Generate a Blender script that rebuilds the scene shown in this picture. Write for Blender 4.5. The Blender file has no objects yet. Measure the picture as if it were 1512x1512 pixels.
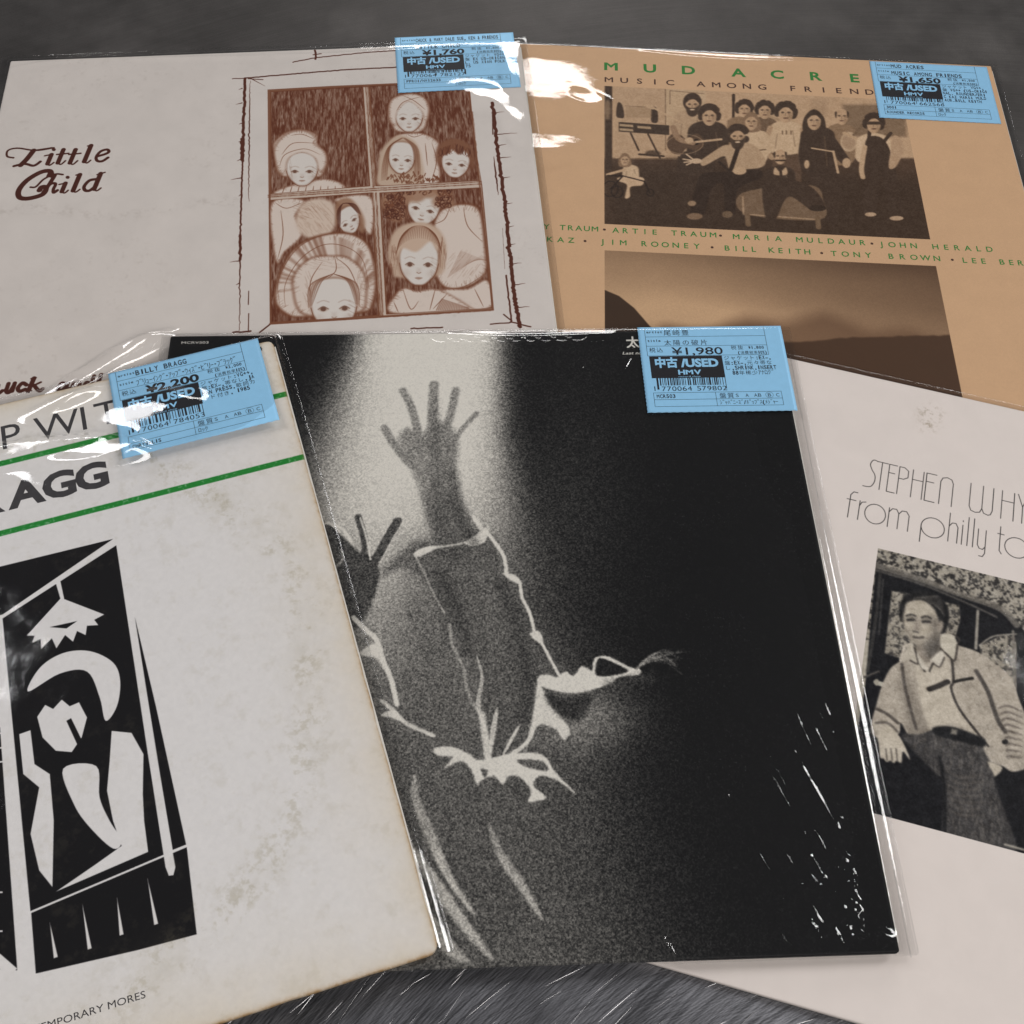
import bpy, bmesh, math, random
import numpy as np
from mathutils import Matrix, Vector

# ------------------------------------------------------------------ camera, world, lamps, exposure
sc = bpy.context.scene
COL = sc.collection
CAM_F, CAM_TILT, CAM_ROLL, CAM_H = 1793.482, 0.564754, 0.051050, 0.49417      # focal length (px of a 1512 px frame), tilt from straight down, roll, height in m
cd = bpy.data.cameras.new('camera'); cam = bpy.data.objects.new('camera', cd); COL.objects.link(cam)
cd.sensor_fit = 'HORIZONTAL'; cd.sensor_width = 36.0; cd.lens = 36.0 * CAM_F / 1512.0
cd.clip_start = 0.01; cd.clip_end = 60
_d = Vector((0, math.sin(CAM_TILT), -math.cos(CAM_TILT))); _r = Vector((1, 0, 0)); _u = _r.cross(_d)
_c, _s = math.cos(CAM_ROLL), math.sin(CAM_ROLL)
_rr = _r * _c + _u * _s; _uu = -_r * _s + _u * _c
cam.matrix_world = Matrix(((_rr.x, _uu.x, -_d.x, 0), (_rr.y, _uu.y, -_d.y, 0), (_rr.z, _uu.z, -_d.z, CAM_H), (0, 0, 0, 1)))
sc.camera = cam

w = bpy.data.worlds.new('World'); sc.world = w; w.use_nodes = True
bg = w.node_tree.nodes['Background']
bg.inputs[0].default_value = (0.95, 0.96, 1.0, 1); bg.inputs[1].default_value = 0.03

def lamp(loc, target, sx, sy, power, col=(1, .97, .94), name='ceiling_tube_or_fill_lamp'):
    l = bpy.data.lights.new(name, 'AREA'); l.shape = 'RECTANGLE'; l.size = sx; l.size_y = sy; l.energy = power; l.color = col
    o = bpy.data.objects.new(name, l); COL.objects.link(o); o.location = loc
    v = Vector(target) - Vector(loc)
    o.rotation_euler = v.to_track_quat('-Z', 'Y').to_euler()
    return o
lamp((0.1, 4.75, 1.98), (0, .4, 0), 1.7, .85, 42, (1, .98, .96))       # tube far beyond the table
lamp((-2.3, 1.5, 2.2), (0, .3, 0), .6, 1.6, 34, (.98, .98, 1))         # left
lamp((2.4, 1.7, 2.3), (0, .3, 0), .7, 1.8, 48, (1, .99, .98))        # right
lamp((0.7, -1.2, 1.75), (0, .2, 0), 2.0, .7, 40, (1, .97, .94))        # added fill, low behind the photographer, brightens the nearer jackets

sc.view_settings.view_transform = 'Standard'; sc.view_settings.look = 'None'
sc.view_settings.exposure = 0.0; sc.view_settings.gamma = 1.0
sc.cycles.max_bounces = 8; sc.cycles.transparent_max_bounces = 24; sc.cycles.caustics_reflective = False; sc.cycles.caustics_refractive = False

# ------------------------------------------------------------------ helpers
def link(o, parent=None):
    COL.objects.link(o)
    if parent: o.parent = parent
    return o
def tag(o, label=None, cat=None, group=None, kind=None):
    if label: o['label'] = label
    if cat: o['category'] = cat
    if group: o['group'] = group
    if kind: o['kind'] = kind
    return o
def mesh(name, verts, faces, mat=None, parent=None, smooth=False, uvs=None):
    m = bpy.data.meshes.new(name); m.from_pydata([tuple(v) for v in verts], [], faces)
    if uvs is not None:
        l = m.uv_layers.new(name='UVMap'); vi = np.empty(len(m.loops), dtype=np.int32); m.loops.foreach_get('vertex_index', vi)
        l.data.foreach_set('uv', np.asarray(uvs, dtype=np.float32)[vi].ravel())
    if smooth: m.polygons.foreach_set('use_smooth', [True] * len(m.polygons))
    if mat: m.materials.append(mat)
    m.update(); o = bpy.data.objects.new(name, m); return link(o, parent)
def srgb(*c): return tuple((x / 255 / 12.92) if x / 255 <= .04045 else ((x / 255 + .055) / 1.055) ** 2.4 for x in c) + (1,)
def NT(name):
    m = bpy.data.materials.new(name); m.use_nodes = True
    return m, m.node_tree, m.node_tree.nodes['Principled BSDF']

# ------------------------------------------------------------------ painting of the flat print on the jackets (numpy)
def fbm(h, w_, cell, seed, octaves=4, gain=.55, stretch=(1, 1)):
    rs = np.random.RandomState(seed); out = np.zeros((h, w_), np.float32); amp = 1; tot = 0
    for o in range(octaves):
        cy = max(cell * stretch[1] / 2 ** o, 1.0); cx = max(cell * stretch[0] / 2 ** o, 1.0)
        gy, gx = int(h / cy) + 3, int(w_ / cx) + 3
        g = rs.rand(gy, gx).astype(np.float32)
        y = np.arange(h) / cy; x = np.arange(w_) / cx
        y0 = y.astype(int); x0 = x.astype(int); fy = (y - y0)[:, None]; fx = (x - x0)[None]
        fy = fy * fy * (3 - 2 * fy); fx = fx * fx * (3 - 2 * fx)
        a = g[y0][:, x0]; b = g[y0][:, x0 + 1]; c = g[y0 + 1][:, x0]; d = g[y0 + 1][:, x0 + 1]
        out += amp * (a * (1 - fy) * (1 - fx) + b * (1 - fy) * fx + c * fy * (1 - fx) + d * fy * fx); tot += amp; amp *= gain
    return out / tot
def smoothpts(pts, n=6, closed=True):
    P = np.array(pts, float); N = len(P); out = []
    rng = range(N) if closed else range(N - 1)
    for i in rng:
        if closed: p0, p1, p2, p3 = P[i - 1], P[i], P[(i + 1) % N], P[(i + 2) % N]
        else: p0, p1, p2, p3 = P[max(i - 1, 0)], P[i], P[i + 1], P[min(i + 2, N - 1)]
        for t in np.arange(n) / n:
            out.append(.5 * ((2 * p1) + (-p0 + p2) * t + (2 * p0 - 5 * p1 + 4 * p2 - p3) * t * t + (-p0 + 3 * p1 - 3 * p2 + p3) * t ** 3))
    if not closed: out.append(P[-1])
    return np.array(out)
def ell(cx, cy, rx, ry=None, rot=0, n=28):
    ry = rx if ry is None else ry; a = np.arange(n) * 2 * math.pi / n; c, s = math.cos(rot), math.sin(rot)
    return np.stack([cx + rx * np.cos(a) * c - ry * np.sin(a) * s, cy + rx * np.cos(a) * s + ry * np.sin(a) * c], -1)
class Print:
    """canvas in sheet millimetres (origin bottom left of the jacket)"""
    def __init__(s, base, res=4.6, size=314.0):
        s.r = res; s.n = int(size * res); s.im = np.empty((s.n, s.n, 3), np.float32); s.im[:] = np.array(base, np.float32) / 255
        s.clip = None; s.M = None; s.tex = None
    def grid(s):
        y, x = np.mgrid[0:s.n, 0:s.n]; return (x + .5) / s.r, (y + .5) / s.r
    def mp(s, pts):
        P = np.atleast_2d(np.array(pts, float))
        if s.M is not None:
            H, ox, oy, z = s.M; q = np.concatenate([np.stack([ox + P[:, 0] / z, oy + P[:, 1] / z], -1), np.ones((len(P), 1))], 1) @ H.T
            P = q[:, :2] / q[:, 2:]
        return P
    def put(s, y0, y1, x0, x1, cov, col, a):
        cov = cov * a
        if s.clip is not None: cov = cov * s.clip[y0:y1, x0:x1]
        if s.tex is not None: cov = cov * s.tex[y0:y1, x0:x1]
        cov = cov[..., None]; s.im[y0:y1, x0:x1] = s.im[y0:y1, x0:x1] * (1 - cov) + (np.array(col, np.float32) / 255) * cov
    def fill(s, pts, col, a=1., soft=0., smooth=False, ret=False):
        P = np.array(pts, float)
        if smooth: P = smoothpts(P)
        P = s.mp(P) * s.r; sf = max(soft * s.r, 1.0)
        x0 = int(max(P[:, 0].min() - sf - 1, 0)); x1 = int(min(P[:, 0].max() + sf + 2, s.n)); y0 = int(max(P[:, 1].min() - sf - 1, 0)); y1 = int(min(P[:, 1].max() + sf + 2, s.n))
        if x1 <= x0 or y1 <= y0: return None
        W, Hh = x1 - x0, y1 - y0; tog = np.zeros((Hh, W + 1), np.int32); dist = np.full((Hh, W), sf, np.float32)
        Q = np.roll(P, -1, 0)
        for (ax, ay), (bx, by) in zip(P - [x0, y0], Q - [x0, y0]):
            if ay != by:
                lo, hi = (ay, by) if ay < by else (by, ay)
                r0 = max(int(math.ceil(lo - .5)), 0); r1 = min(int(math.ceil(hi - .5)), Hh)
                if r1 > r0:
                    rr = np.arange(r0, r1); xc = ax + (rr + .5 - ay) * (bx - ax) / (by - ay)
                    ix = np.clip(np.ceil(xc - .5).astype(int), 0, W); np.add.at(tog, (rr, ix), 1)
            ex0 = int(max(min(ax, bx) - sf, 0)); ex1 = int(min(max(ax, bx) + sf + 2, W)); ey0 = int(max(min(ay, by) - sf, 0)); ey1 = int(min(max(ay, by) + sf + 2, Hh))
            if ex1 > ex0 and ey1 > ey0:
                X = np.arange(ex0, ex1)[None] + .5 - ax; Y = np.arange(ey0, ey1)[:, None] + .5 - ay
                dx, dy = bx - ax, by - ay; L2 = dx * dx + dy * dy + 1e-9
                t = np.clip((X * dx + Y * dy) / L2, 0, 1); d = np.hypot(X - t * dx, Y - t * dy)
                dist[ey0:ey1, ex0:ex1] = np.minimum(dist[ey0:ey1, ex0:ex1], d)
        ins = (np.cumsum(tog, 1)[:, :W] % 2).astype(bool)
        sd = np.where(ins, dist, -dist); c = np.clip(.5 + .5 * sd / sf * (1 if soft else 2), 0, 1)
        if soft: c = c * c * (3 - 2 * c)
        if ret: m = np.zeros((s.n, s.n), np.float32); m[y0:y1, x0:x1] = c; return m
        s.put(y0, y1, x0, x1, c, col, a)
    def line(s, pts, w_, col, a=1., soft=0., smooth=False, taper=0, jit=0, seed=0):
        """a stroke of width w_ mm; taper 1 = thin at both ends, 2 = thin at the end only"""
        P = np.array(pts, float)
        if smooth: P = smoothpts(P, 7, False)
        P = s.mp(P)
        if jit:
            rs = np.random.RandomState(seed); k = max(2, int(np.hypot(*(P[-1] - P[0])) / 1.5)); 
            t = np.linspace(0, len(P) - 1, max(k, len(P))); i = np.minimum(t.astype(int), len(P) - 2); f = (t - i)[:, None]
            P = P[i] * (1 - f) + P[i + 1] * f; P = P + rs.randn(*P.shape) * jit
        mg = w_ * s.r + soft * s.r + 3; P = P * s.r; n = len(P); x0 = int(max(P[:, 0].min() - mg, 0)); x1 = int(min(P[:, 0].max() + mg + 1, s.n)); y0 = int(max(P[:, 1].min() - mg, 0)); y1 = int(min(P[:, 1].max() + mg + 1, s.n))
        if x1 <= x0 or y1 <= y0: return
        cov = np.zeros((y1 - y0, x1 - x0), np.float32)
        sf = max(soft * s.r, .8)
        for i in range(n - 1):
            ta, tb = i / (n - 1), (i + 1) / (n - 1)
            def ww(t): return w_ * ((.25 + .75 * math.sin(math.pi * t)) if taper == 1 else (1 - .8 * t) if taper == 2 else 1)
            ra, rb = ww(ta) * s.r / 2, ww(tb) * s.r / 2; m = max(ra, rb) + sf + 1
            ax, ay = P[i] - [x0, y0]; bx, by = P[i + 1] - [x0, y0]
            ex0 = int(max(min(ax, bx) - m, 0)); ex1 = int(min(max(ax, bx) + m + 1, x1 - x0)); ey0 = int(max(min(ay, by) - m, 0)); ey1 = int(min(max(ay, by) + m + 1, y1 - y0))
            if ex1 <= ex0 or ey1 <= ey0: continue
            X = np.arange(ex0, ex1)[None] + .5 - ax; Y = np.arange(ey0, ey1)[:, None] + .5 - ay
            dx, dy = bx - ax, by - ay; L2 = dx * dx + dy * dy + 1e-9; t = np.clip((X * dx + Y * dy) / L2, 0, 1)
            c = np.clip(.5 + (ra + (rb - ra) * t - np.hypot(X - t * dx, Y - t * dy)) / sf, 0, 1)
            cov[ey0:ey1, ex0:ex1] = np.maximum(cov[ey0:ey1, ex0:ex1], c)
        s.put(y0, y1, x0, x1, cov, col, a)
    def photo(s, m, blur, g1, g2, seed=1):
        """soften a printed photograph and give it film grain and uneven tone inside mask m"""
        ys, xs = np.where(m > 0); y0, y1, x0, x1 = ys.min(), ys.max() + 1, xs.min(), xs.max() + 1; q = s.im[y0:y1, x0:x1].copy(); k = max(1, int(blur * s.r))
        for _ in range(2):
            for ax in (0, 1):
                p = np.pad(q, [(k, k) if i == ax else (0, 0) for i in range(3)], mode='edge'); c = np.cumsum(p, ax); c = np.concatenate([np.zeros_like(np.take(c, [0], ax)), c], ax); n = q.shape[ax]
                q = (np.take(c, range(2 * k + 1, 2 * k + 1 + n), ax) - np.take(c, range(0, n), ax)) / (2 * k + 1)
        H_, W_ = q.shape[:2]; fine = fbm(H_, W_, 2.4, seed, 2, .9) - .5; mid = fbm(H_, W_, 11, seed + 1, 3, .75) - .5
        L = q.mean(2, keepdims=True); q = q + ((g1 * fine + g2 * mid)[..., None]) * (.25 + 1.6 * L * (1 - L)) * q.mean() ** .5
        mm = (m[y0:y1, x0:x1] > 0)[..., None]; s.im[y0:y1, x0:x1] = np.where(mm, q, s.im[y0:y1, x0:x1])
    def image(s, name):
        im = bpy.data.images.new(name, s.n, s.n); px = np.ones((s.n, s.n, 4), np.float32); px[..., :3] = np.clip(s.im, 0, 1)
        im.pixels.foreach_set(px.ravel()); im.update(); im.pack(); return im

H = {'LC': [[0.4293443, 0.09394208, -14.97225], [-0.02971065, -0.5277664, 375.0838], [-1.216269e-05, 0.0004751912, 1.0]],
     'MA': [[0.432613, 0.03074885, -318.8243], [0.02499582, -0.5303732, 332.1613], [-2.413545e-05, 0.0004723719, 1.0]],
     'OZ': [[0.4205153, 0.06010344, -135.5716], [-0.01373956, -0.4053878, 588.507], [-2.412843e-05, 0.0004620438, 1.0]],
     'BB': [[0.4058353, 0.03627314, 206.2349], [-0.1281679, -0.3940479, 636.9483], [1.090846e-08, 0.0004687776, 1.0]],
     'SW': [[0.4130858, 0.08967964, -508.6423], [0.1161892, -0.4009719, 458.3989], [-2.05838e-05, 0.0004551374, 1.0]]}    # per jacket: sketch grid -> sheet mm
H = {k: np.array(v) for k, v in H.items()}
RNG = random.Random(7)

# ---- jacket with the ink drawing of a window full of children
def art_window():
    p = Print((209, 201, 195)); n = p.n
    INK = (84, 44, 32); PEN = (118, 72, 50); PAP = (212, 204, 197)
    nz = fbm(n, n, 60, 3); p.im *= (1 + .05 * (nz - .5))[..., None]
    p.M = (H['LC'], 350, 0, 3.024)
    pencil = np.clip(.55 + 1.3 * (fbm(n, n, 9, 5, 3, .7, (.45, 3)) - .32), .35, 1)       # upright pencil strokes
    paperpen = np.clip(fbm(n, n, 5, 8, 3, .8, (1, 1)) * 1.6 - .25, 0, 1)
    # outer casing: ragged double lines with brick ticks
    p.line([(40, 348), (260, 330), (480, 312), (720, 300)], 1.1, INK, jit=.12, seed=1)
    p.line([(-20, 352), (60, 348), (130, 340)], .7, INK, jit=.1, seed=2)
    p.line([(36, 350), (25, 700), (14, 1060), (10, 1480)], 1.0, INK, jit=.16, seed=3, taper=1)
    p.line([(36, 350), (28, 560), (24, 720)], 1.7, INK, jit=.2, seed=4)
    p.line([(58, 360), (54, 600), (52, 900)], .7, INK, jit=.15, seed=5, taper=1); p.line([(52, 1300), (50, 1360)], .5, INK); p.line([(52, 1400), (50, 1480)], .5, INK)
    p.line([(1140, 460), (1165, 690), (1195, 900), (1215, 1100), (1235, 1300), (1262, 1460)], 2.0, INK, jit=.3, seed=6)
    p.line([(1140, 460), (1142, 600)], .7, INK); p.line([(1145, 700), (1166, 870)], .9, INK, taper=1, jit=.1)
    p.line([(1185, 1020), (1195, 1200)], .6, INK, taper=1); p.line([(1200, 1230), (1226, 1440)], .9, INK, jit=.1)
    for i, (x, y, l) in enumerate([(1145, 505, 45), (1160, 600, 90), (1172, 650, 30), (1178, 706, 45), (1190, 795, 30), (1202, 912, 28), (1210, 1015, 25), (1216, 1095, 26), (1224, 1180, 45), (1240, 1272, 45), (1250, 1375, 55)]):
        p.line([(x - 8, y), (x + l, y - 6)], .8, INK, jit=.12, seed=20 + i, taper=2)
    for i, (y, l) in enumerate([(395, 12), (460, 26), (550, 12), (628, 14), (712, 22), (795, 46), (870, 14), (950, 10), (1052, 14), (1165, 50), (1265, 24)]):
        p.line([(28 - .013 * y, y), (20 - l, y + 6)], .8, INK, jit=.15, seed=40 + i, taper=2)
    p.line([(24, 620), (22, 710)], 2.2, INK, jit=.25, seed=60); p.line([(14, 1050), (14, 1160)], 1.5, INK, jit=.2, seed=61)
    p.line([(250, 278), (350, 258), (560, 236), (705, 226)], .9, INK, jit=.12, seed=62); p.line([(350, 225), (352, 265)], 1.2, INK, jit=.2, seed=63); p.line([(340, 245), (375, 240)], .8, INK)
    p.line([(1230, 1440), (1310, 1460)], .9, INK, jit=.1); p.line([(1130, 1448), (1235, 1440), (1190, 1405)], .8, INK, jit=.1)
    p.line([(775, 1468), (920, 1462)], .9, INK, jit=.15); p.line([(-20, 1485), (60, 1480)], 1.1, INK, jit=.15)
    p.line([(60, 350), (125, 385)], .7, INK, taper=2); p.line([(100, 1485), (145, 1450)], .9, INK); p.line([(50, 352), (115, 356)], .7, INK)
    # sash
    sash = [(136, 400), (420, 384), (700, 372), (1036, 355), (1062, 640), (1095, 830), (1120, 1090), (1147, 1385), (800, 1408), (480, 1430), (146, 1450)]
    panes = [[(150, 410), (560, 385), (590, 830), (150, 865)], [(590, 383), (1030, 362), (1080, 805), (622, 830)],
             [(146, 895), (602, 862), (634, 1408), (150, 1440)], [(638, 862), (1086, 838), (1136, 1375), (668, 1402)]]
    p.fill(sash, PEN, .9); p.fill([(150, 412), (1028, 366), (1090, 830), (1138, 1378), (150, 1440)], (196, 178, 164), 1)
    masks = []
    for i, q in enumerate(panes):
        p.tex = pencil; p.fill(q, (96, 50, 32), 1, soft=.5); p.tex = None
        masks.append(p.fill(q, INK, ret=True)); p.line(q + [q[0]], .7, PEN, jit=.1, seed=i)
    p.tex = pencil
    for a, b in (((575, 385), (608, 835)), ((585, 385), (616, 830)), ((620, 862), (650, 1410)), ((606, 862), (640, 1410)), ((140, 880), (1090, 822)), ((140, 872), (1090, 812)), ((146, 1446), (1142, 1386)), ((1050, 500), (1140, 1385))):
        p.line([a, b], 1.0, PEN, .8, soft=.3, jit=.1, seed=9)
    p.tex = None
    def head(cx, cy, rx, ry, rot=0, look=0, gaze=1.):
        """oval child's face with soft pencil modelling"""
        T = lambda x, y: (cx + (x * math.cos(rot) - y * math.sin(rot)) * rx, cy + (x * math.sin(rot) + y * math.cos(rot)) * ry)
        out = [T(-.92, -.4), (T(-.95, .1)), T(-.78, .55), T(-.35, .93), T(0, 1), T(.35, .93), T(.78, .55), T(.95, .1), T(.92, -.4), T(.5, -.95), T(-.5, -.95)]
        p.fill(out, PEN, .75, soft=2.2, smooth=True); p.fill([(x + (cx - x) * .05, y + (cy - y) * .05) for x, y in out], PAP, 1, soft=.9, smooth=True)
        p.line([T(-.95, .1), T(-.78, .55), T(-.35, .93), T(0, 1), T(.35, .93), T(.78, .55), T(.95, .1)], .45, PEN, .9, smooth=True, soft=.3)
        for k in range(16):                                # soft pencil modelling on the shaded cheek
            f = RNG.uniform(-.1, .85); p.line([T(.55 + .1 * RNG.random(), f - .12), T(.93 - .35 * max(0, f) ** 2, f + .04)], .6, PEN, .22, soft=.6, taper=1)
        for sg in (-1, 1):
            ex = sg * .44 + look * .12
            p.fill([T(ex - .21, .16), T(ex, .06), T(ex + .21, .16), T(ex, .25)], (150, 116, 94), .55, soft=1.0, smooth=True)
            p.line([T(ex - .21, .16), T(ex, .06), T(ex + .21, .16)], .45, (96, 58, 42), .7, smooth=True, soft=.35)
            p.fill([T(ex + .12 * math.cos(t), .155 + .085 * math.sin(t)) for t in np.linspace(0, 6.28, 12)[:-1]], (92, 56, 42), .8, soft=.5)
            p.line([T(ex - .24, -.08), T(ex, -.16), T(ex + .24, -.10)], .5, PEN, .32, smooth=True, soft=.7)
            p.fill([T(sg * .62 - .2, .5), T(sg * .6, .36), T(sg * .6 + .18, .5), T(sg * .58, .64)], PEN, .12, soft=2.5, smooth=True)
        p.line([T(-.09 + look * .1, .46), T(look * .1, .50), T(.09 + look * .1, .46)], .5, PEN, .6, smooth=True, soft=.5); p.fill([T(-.08, .3), T(.08, .3), T(.1, .48), T(-.1, .48)], PEN, .12, soft=1.5)
        p.fill([T(-.17 + look * .1, .68), T(-.06, .65), T(.06, .65), T(.17 + look * .1, .68), T(0, .75)], (140, 98, 78), .55, soft=.7, smooth=True)
        p.line([T(-.16 + look * .1, .69), T(.16 + look * .1, .68)], .35, PEN, .6, soft=.3)
        return T
    def locks(T, pts, k, w=.5, col=PEN, a=.7):
        for i in range(k):
            f = i / max(k - 1, 1)
            p.line([T(ax + (bx - ax) * f, ay + (by - ay) * f) for (ax, ay), (bx, by) in pts], w, col, a * RNG.uniform(.5, 1), smooth=True, soft=.3, taper=1)
    def cloth(pts, lines=(), a=1):
        p.fill(pts, PEN, .8, soft=1.4, smooth=True); c = np.mean(pts, 0)
        p.fill([(x + (c[0] - x) * .05, y + (c[1] - y) * .05) for x, y in pts], (212, 197, 186), a, soft=1.2, smooth=True)
        for l in lines: p.line(l, .5, PEN, .8, smooth=True, soft=.3, taper=1)
        Q = smoothpts(pts); size = np.hypot(*(Q.max(0) - Q.min(0)))
        for k in range(int(26 + size * .25)):
            q = Q[RNG.randrange(len(Q))]; f = RNG.uniform(.0, .10); d = RNG.uniform(.03, .13); ang = RNG.uniform(-.35, .35); vx, vy = c[0] - q[0], c[1] - q[1]; vx, vy = vx * math.cos(ang) - vy * math.sin(ang), vx * math.sin(ang) + vy * math.cos(ang)
            p.line([(q[0] + vx * f, q[1] + vy * f), (q[0] + vx * (f + d), q[1] + vy * (f + d))], .55, PEN, RNG.uniform(.25, .6), soft=.45, taper=1)
    def hatch(cx, cy, rx, ry, k, ang, a_=.45):
        for i in range(k):
            t = RNG.uniform(0, 6.28); r = RNG.random() ** .5; x_, y_ = cx + rx * r * math.cos(t), cy + ry * r * math.sin(t); l = RNG.uniform(8, 22)
            p.line([(x_ - l * math.cos(ang), y_ - l * math.sin(ang)), (x_ + l * math.cos(ang), y_ + l * math.sin(ang))], .55, PEN, a_ * RNG.uniform(.5, 1), soft=.45, taper=1)
    # pane 1: child with a wrapped cap
    p.clip = masks[0]
    cloth([(170, 870), (230, 830), (300, 815), (390, 800), (460, 815), (500, 850), (520, 880)], [[(200 + 34 * i, 868), (214 + 32 * i, 830)] for i in range(9)])
    cloth([(165, 700), (160, 640), (215, 590), (290, 575), (355, 600), (360, 640), (395, 680), (405, 730), (375, 790), (330, 780), (290, 720), (230, 790), (180, 770)])
    T = head(290, 755, 74, 76); hatch(232, 770, 14, 50, 14, 1.4, .3)
    cloth([(170, 730), (165, 660), (215, 600), (290, 580), (350, 610), (345, 640), (395, 680), (400, 735), (372, 770), (355, 710), (290, 680), (225, 710), (208, 775), (182, 765)],
          [[(200, 690), (250, 640), (350, 640)], [(190, 740), (215, 690), (300, 665), (370, 690)], [(240, 605), (290, 600), (340, 620)]])
    # pane 2: three children
    p.clip = masks[1]
    cloth([(640, 830), (650, 690), (700, 610), (780, 590), (850, 600), (905, 640), (900, 700), (890, 830)], [[(870, 640), (890, 720), (870, 800)], [(760, 600), (790, 612), (830, 600)], [(840, 640), (850, 740)]])
    cloth([(672, 500), (690, 440), (760, 418), (830, 430), (860, 480), (850, 540), (820, 590), (720, 590), (690, 560)])
    T = head(768, 520, 64, 70); cloth([(676, 510), (690, 445), (765, 418), (832, 432), (858, 485), (845, 545), (830, 500), (768, 452), (712, 500), (706, 560), (684, 545)], [[(712, 495), (745, 455), (830, 430)], [(735, 425), (790, 450), (840, 490)]])
    p.fill([(630, 760), (640, 680), (690, 620), (740, 605), (800, 640), (826, 720), (820, 820), (640, 830)], (190, 166, 146), 1, soft=1.5, smooth=True)
    T = head(735, 705, 62, 72, .05); locks(T, [((-.1, -1.25), (.1, -1.25)), ((-1.0, -.6), (-.8, -.7)), ((-1.35, .4), (-.95, .3)), ((-1.4, 1.5), (-1.0, 1.4))], 9); locks(T, [((.0, -1.25), (.2, -1.25)), ((.7, -.7), (1.1, -.7)), ((.9, .3), (1.35, .4)), ((.95, 1.4), (1.4, 1.5))], 9)
    p.fill([(888, 700), (900, 650), (950, 625), (1020, 640), (1060, 700), (1050, 760), (1000, 700), (930, 690), (905, 740)], (120, 76, 56), .85, soft=2, smooth=True)
    T = head(975, 725, 66, 70, .1)
    for i in range(34): a = RNG.uniform(3.3, 6.1); p.line([(975 + 72 * math.cos(a), 712 + 76 * math.sin(a)), (975 + 56 * math.cos(a + .2), 705 + 56 * math.sin(a + .2))], .6, PEN, .8, soft=.3, taper=1)
    p.fill([(905, 735), (892, 690), (905, 650), (950, 622), (1015, 632), (1052, 680), (1052, 740), (1040, 700), (1020, 672), (990, 690), (960, 668), (935, 690), (916, 700)], (128, 86, 64), .95, soft=1.2, smooth=True)
    for i in range(60): x = RNG.uniform(900, 1045); y = 640 + abs(x - 972) * .35; p.line([(x, y), (x + RNG.uniform(-12, 12), y + 22), (x + RNG.uniform(-14, 14), y + 40)], .5, INK if i % 2 else PEN, .6, smooth=True, soft=.3, taper=1)
    for i in range(70): x = RNG.uniform(670, 905); y = 800 + RNG.uniform(-28, 22) * (1 - ((x - 785) / 130) ** 2); p.line([(x, y), (x + RNG.uniform(-9, 9), y - 9), (x + RNG.uniform(-9, 9), y + 4)], .6, PEN, .8, smooth=True, soft=.3)
    # pane 3: cloth cap, tilted child and a wide brimmed bonnet
    p.clip = masks[2]
    cloth([(155, 900), (300, 890), (260, 960), (290, 1050), (210, 1130), (180, 1180), (160, 1100)], [[(195, 940), (205, 1050), (180, 1160)], [(170, 905), (220, 930), (290, 905)]])
    cloth([(440, 885), (600, 880), (600, 1050), (540, 980), (470, 920)])
    p.fill([(262, 970), (290, 910), (350, 888), (420, 900), (445, 960), (420, 1040), (330, 1065), (275, 1030)], (206, 186, 170), 1, soft=2, smooth=True)
    p.fill([(440, 960), (445, 900), (500, 885), (545, 930), (570, 990), (560, 1040), (520, 1000), (470, 960), (445, 1000)], (150, 112, 88), .9, soft=1.5, smooth=True)
    T = head(500, 985, 50, 62, -.45); locks(T, [((-.1, -1.35), (.1, -1.35)), ((-.7, -1.0), (-.3, -1.1)), ((-1.1, .1), (-.85, 0))], 8, .6, INK); locks(T, [((-.0, -1.35), (.1, -1.35)), ((.5, -1.1), (1.0, -.8)), ((.9, -.2), (1.15, .1))], 8, .6, INK)
    hatch(350, 980, 80, 75, 60, .9, .5); hatch(300, 940, 40, 40, 30, .3, .5)
    cloth([(165, 1350), (180, 1240), (240, 1120), (330, 1060), (450, 1035), (540, 1050), (600, 1110), (625, 1250), (610, 1360), (560, 1400), (300, 1420), (220, 1410)], [[(190, 1360), (185, 1250), (250, 1130), (340, 1065), (450, 1040), (540, 1055), (600, 1110)], [(215, 1370), (215, 1270), (280, 1160), (380, 1095), (480, 1100), (560, 1160), (590, 1290)]])
    for i in range(46):
        a = RNG.uniform(math.pi * .95, math.pi * 1.98); p.line([(400 + 215 * math.cos(a), 1280 + 225 * math.sin(a)), (405 + 160 * math.cos(a + .08), 1290 + 150 * math.sin(a + .08))], 1.6, PEN, .30, soft=1.2)
    cloth([(245, 1290), (260, 1210), (330, 1150), (420, 1140), (500, 1150), (570, 1220), (580, 1330), (540, 1400), (300, 1410)], [[(435, 1145), (440, 1210), (380, 1260)], [(440, 1150), (500, 1200), (540, 1290)], [(380, 1170), (330, 1250), (325, 1340)]])
    T = head(432, 1360, 108, 120, -.03); locks(T, [((0, -1.15), (0, -1.15)), ((-.95, -.75), (-.5, -.85)), ((-1.05, .1), (-.9, 0))], 5, .8); locks(T, [((0, -1.15), (0, -1.15)), ((.6, -.85), (.95, -.75)), ((.9, 0), (1.05, .1))], 5, .8)
    hatch(320, 1290, 26, 70, 26, 1.2, .4); hatch(560, 1250, 26, 80, 26, 1.8, .4); hatch(400, 1180, 90, 26, 30, .2, .35)
    # pane 4: curly child leaning over a boy in a collared shirt
    p.clip = masks[3]
    cloth([(880, 980), (950, 915), (1050, 910), (1090, 960), (1110, 1130), (1110, 1220), (1040, 1280), (930, 1290), (880, 1200)], [[(1010, 925), (1030, 1010), (1095, 1080)], [(950, 925), (925, 980), (870, 1005)], [(900, 1280), (1000, 1285), (1105, 1225)]])
    for i in range(26): p.line([(940 + 6 * i, 1240 - i * 4), (1000 + 5 * i, 1120 + 2 * i)], .6, PEN, .45, soft=.5, taper=1)
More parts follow.
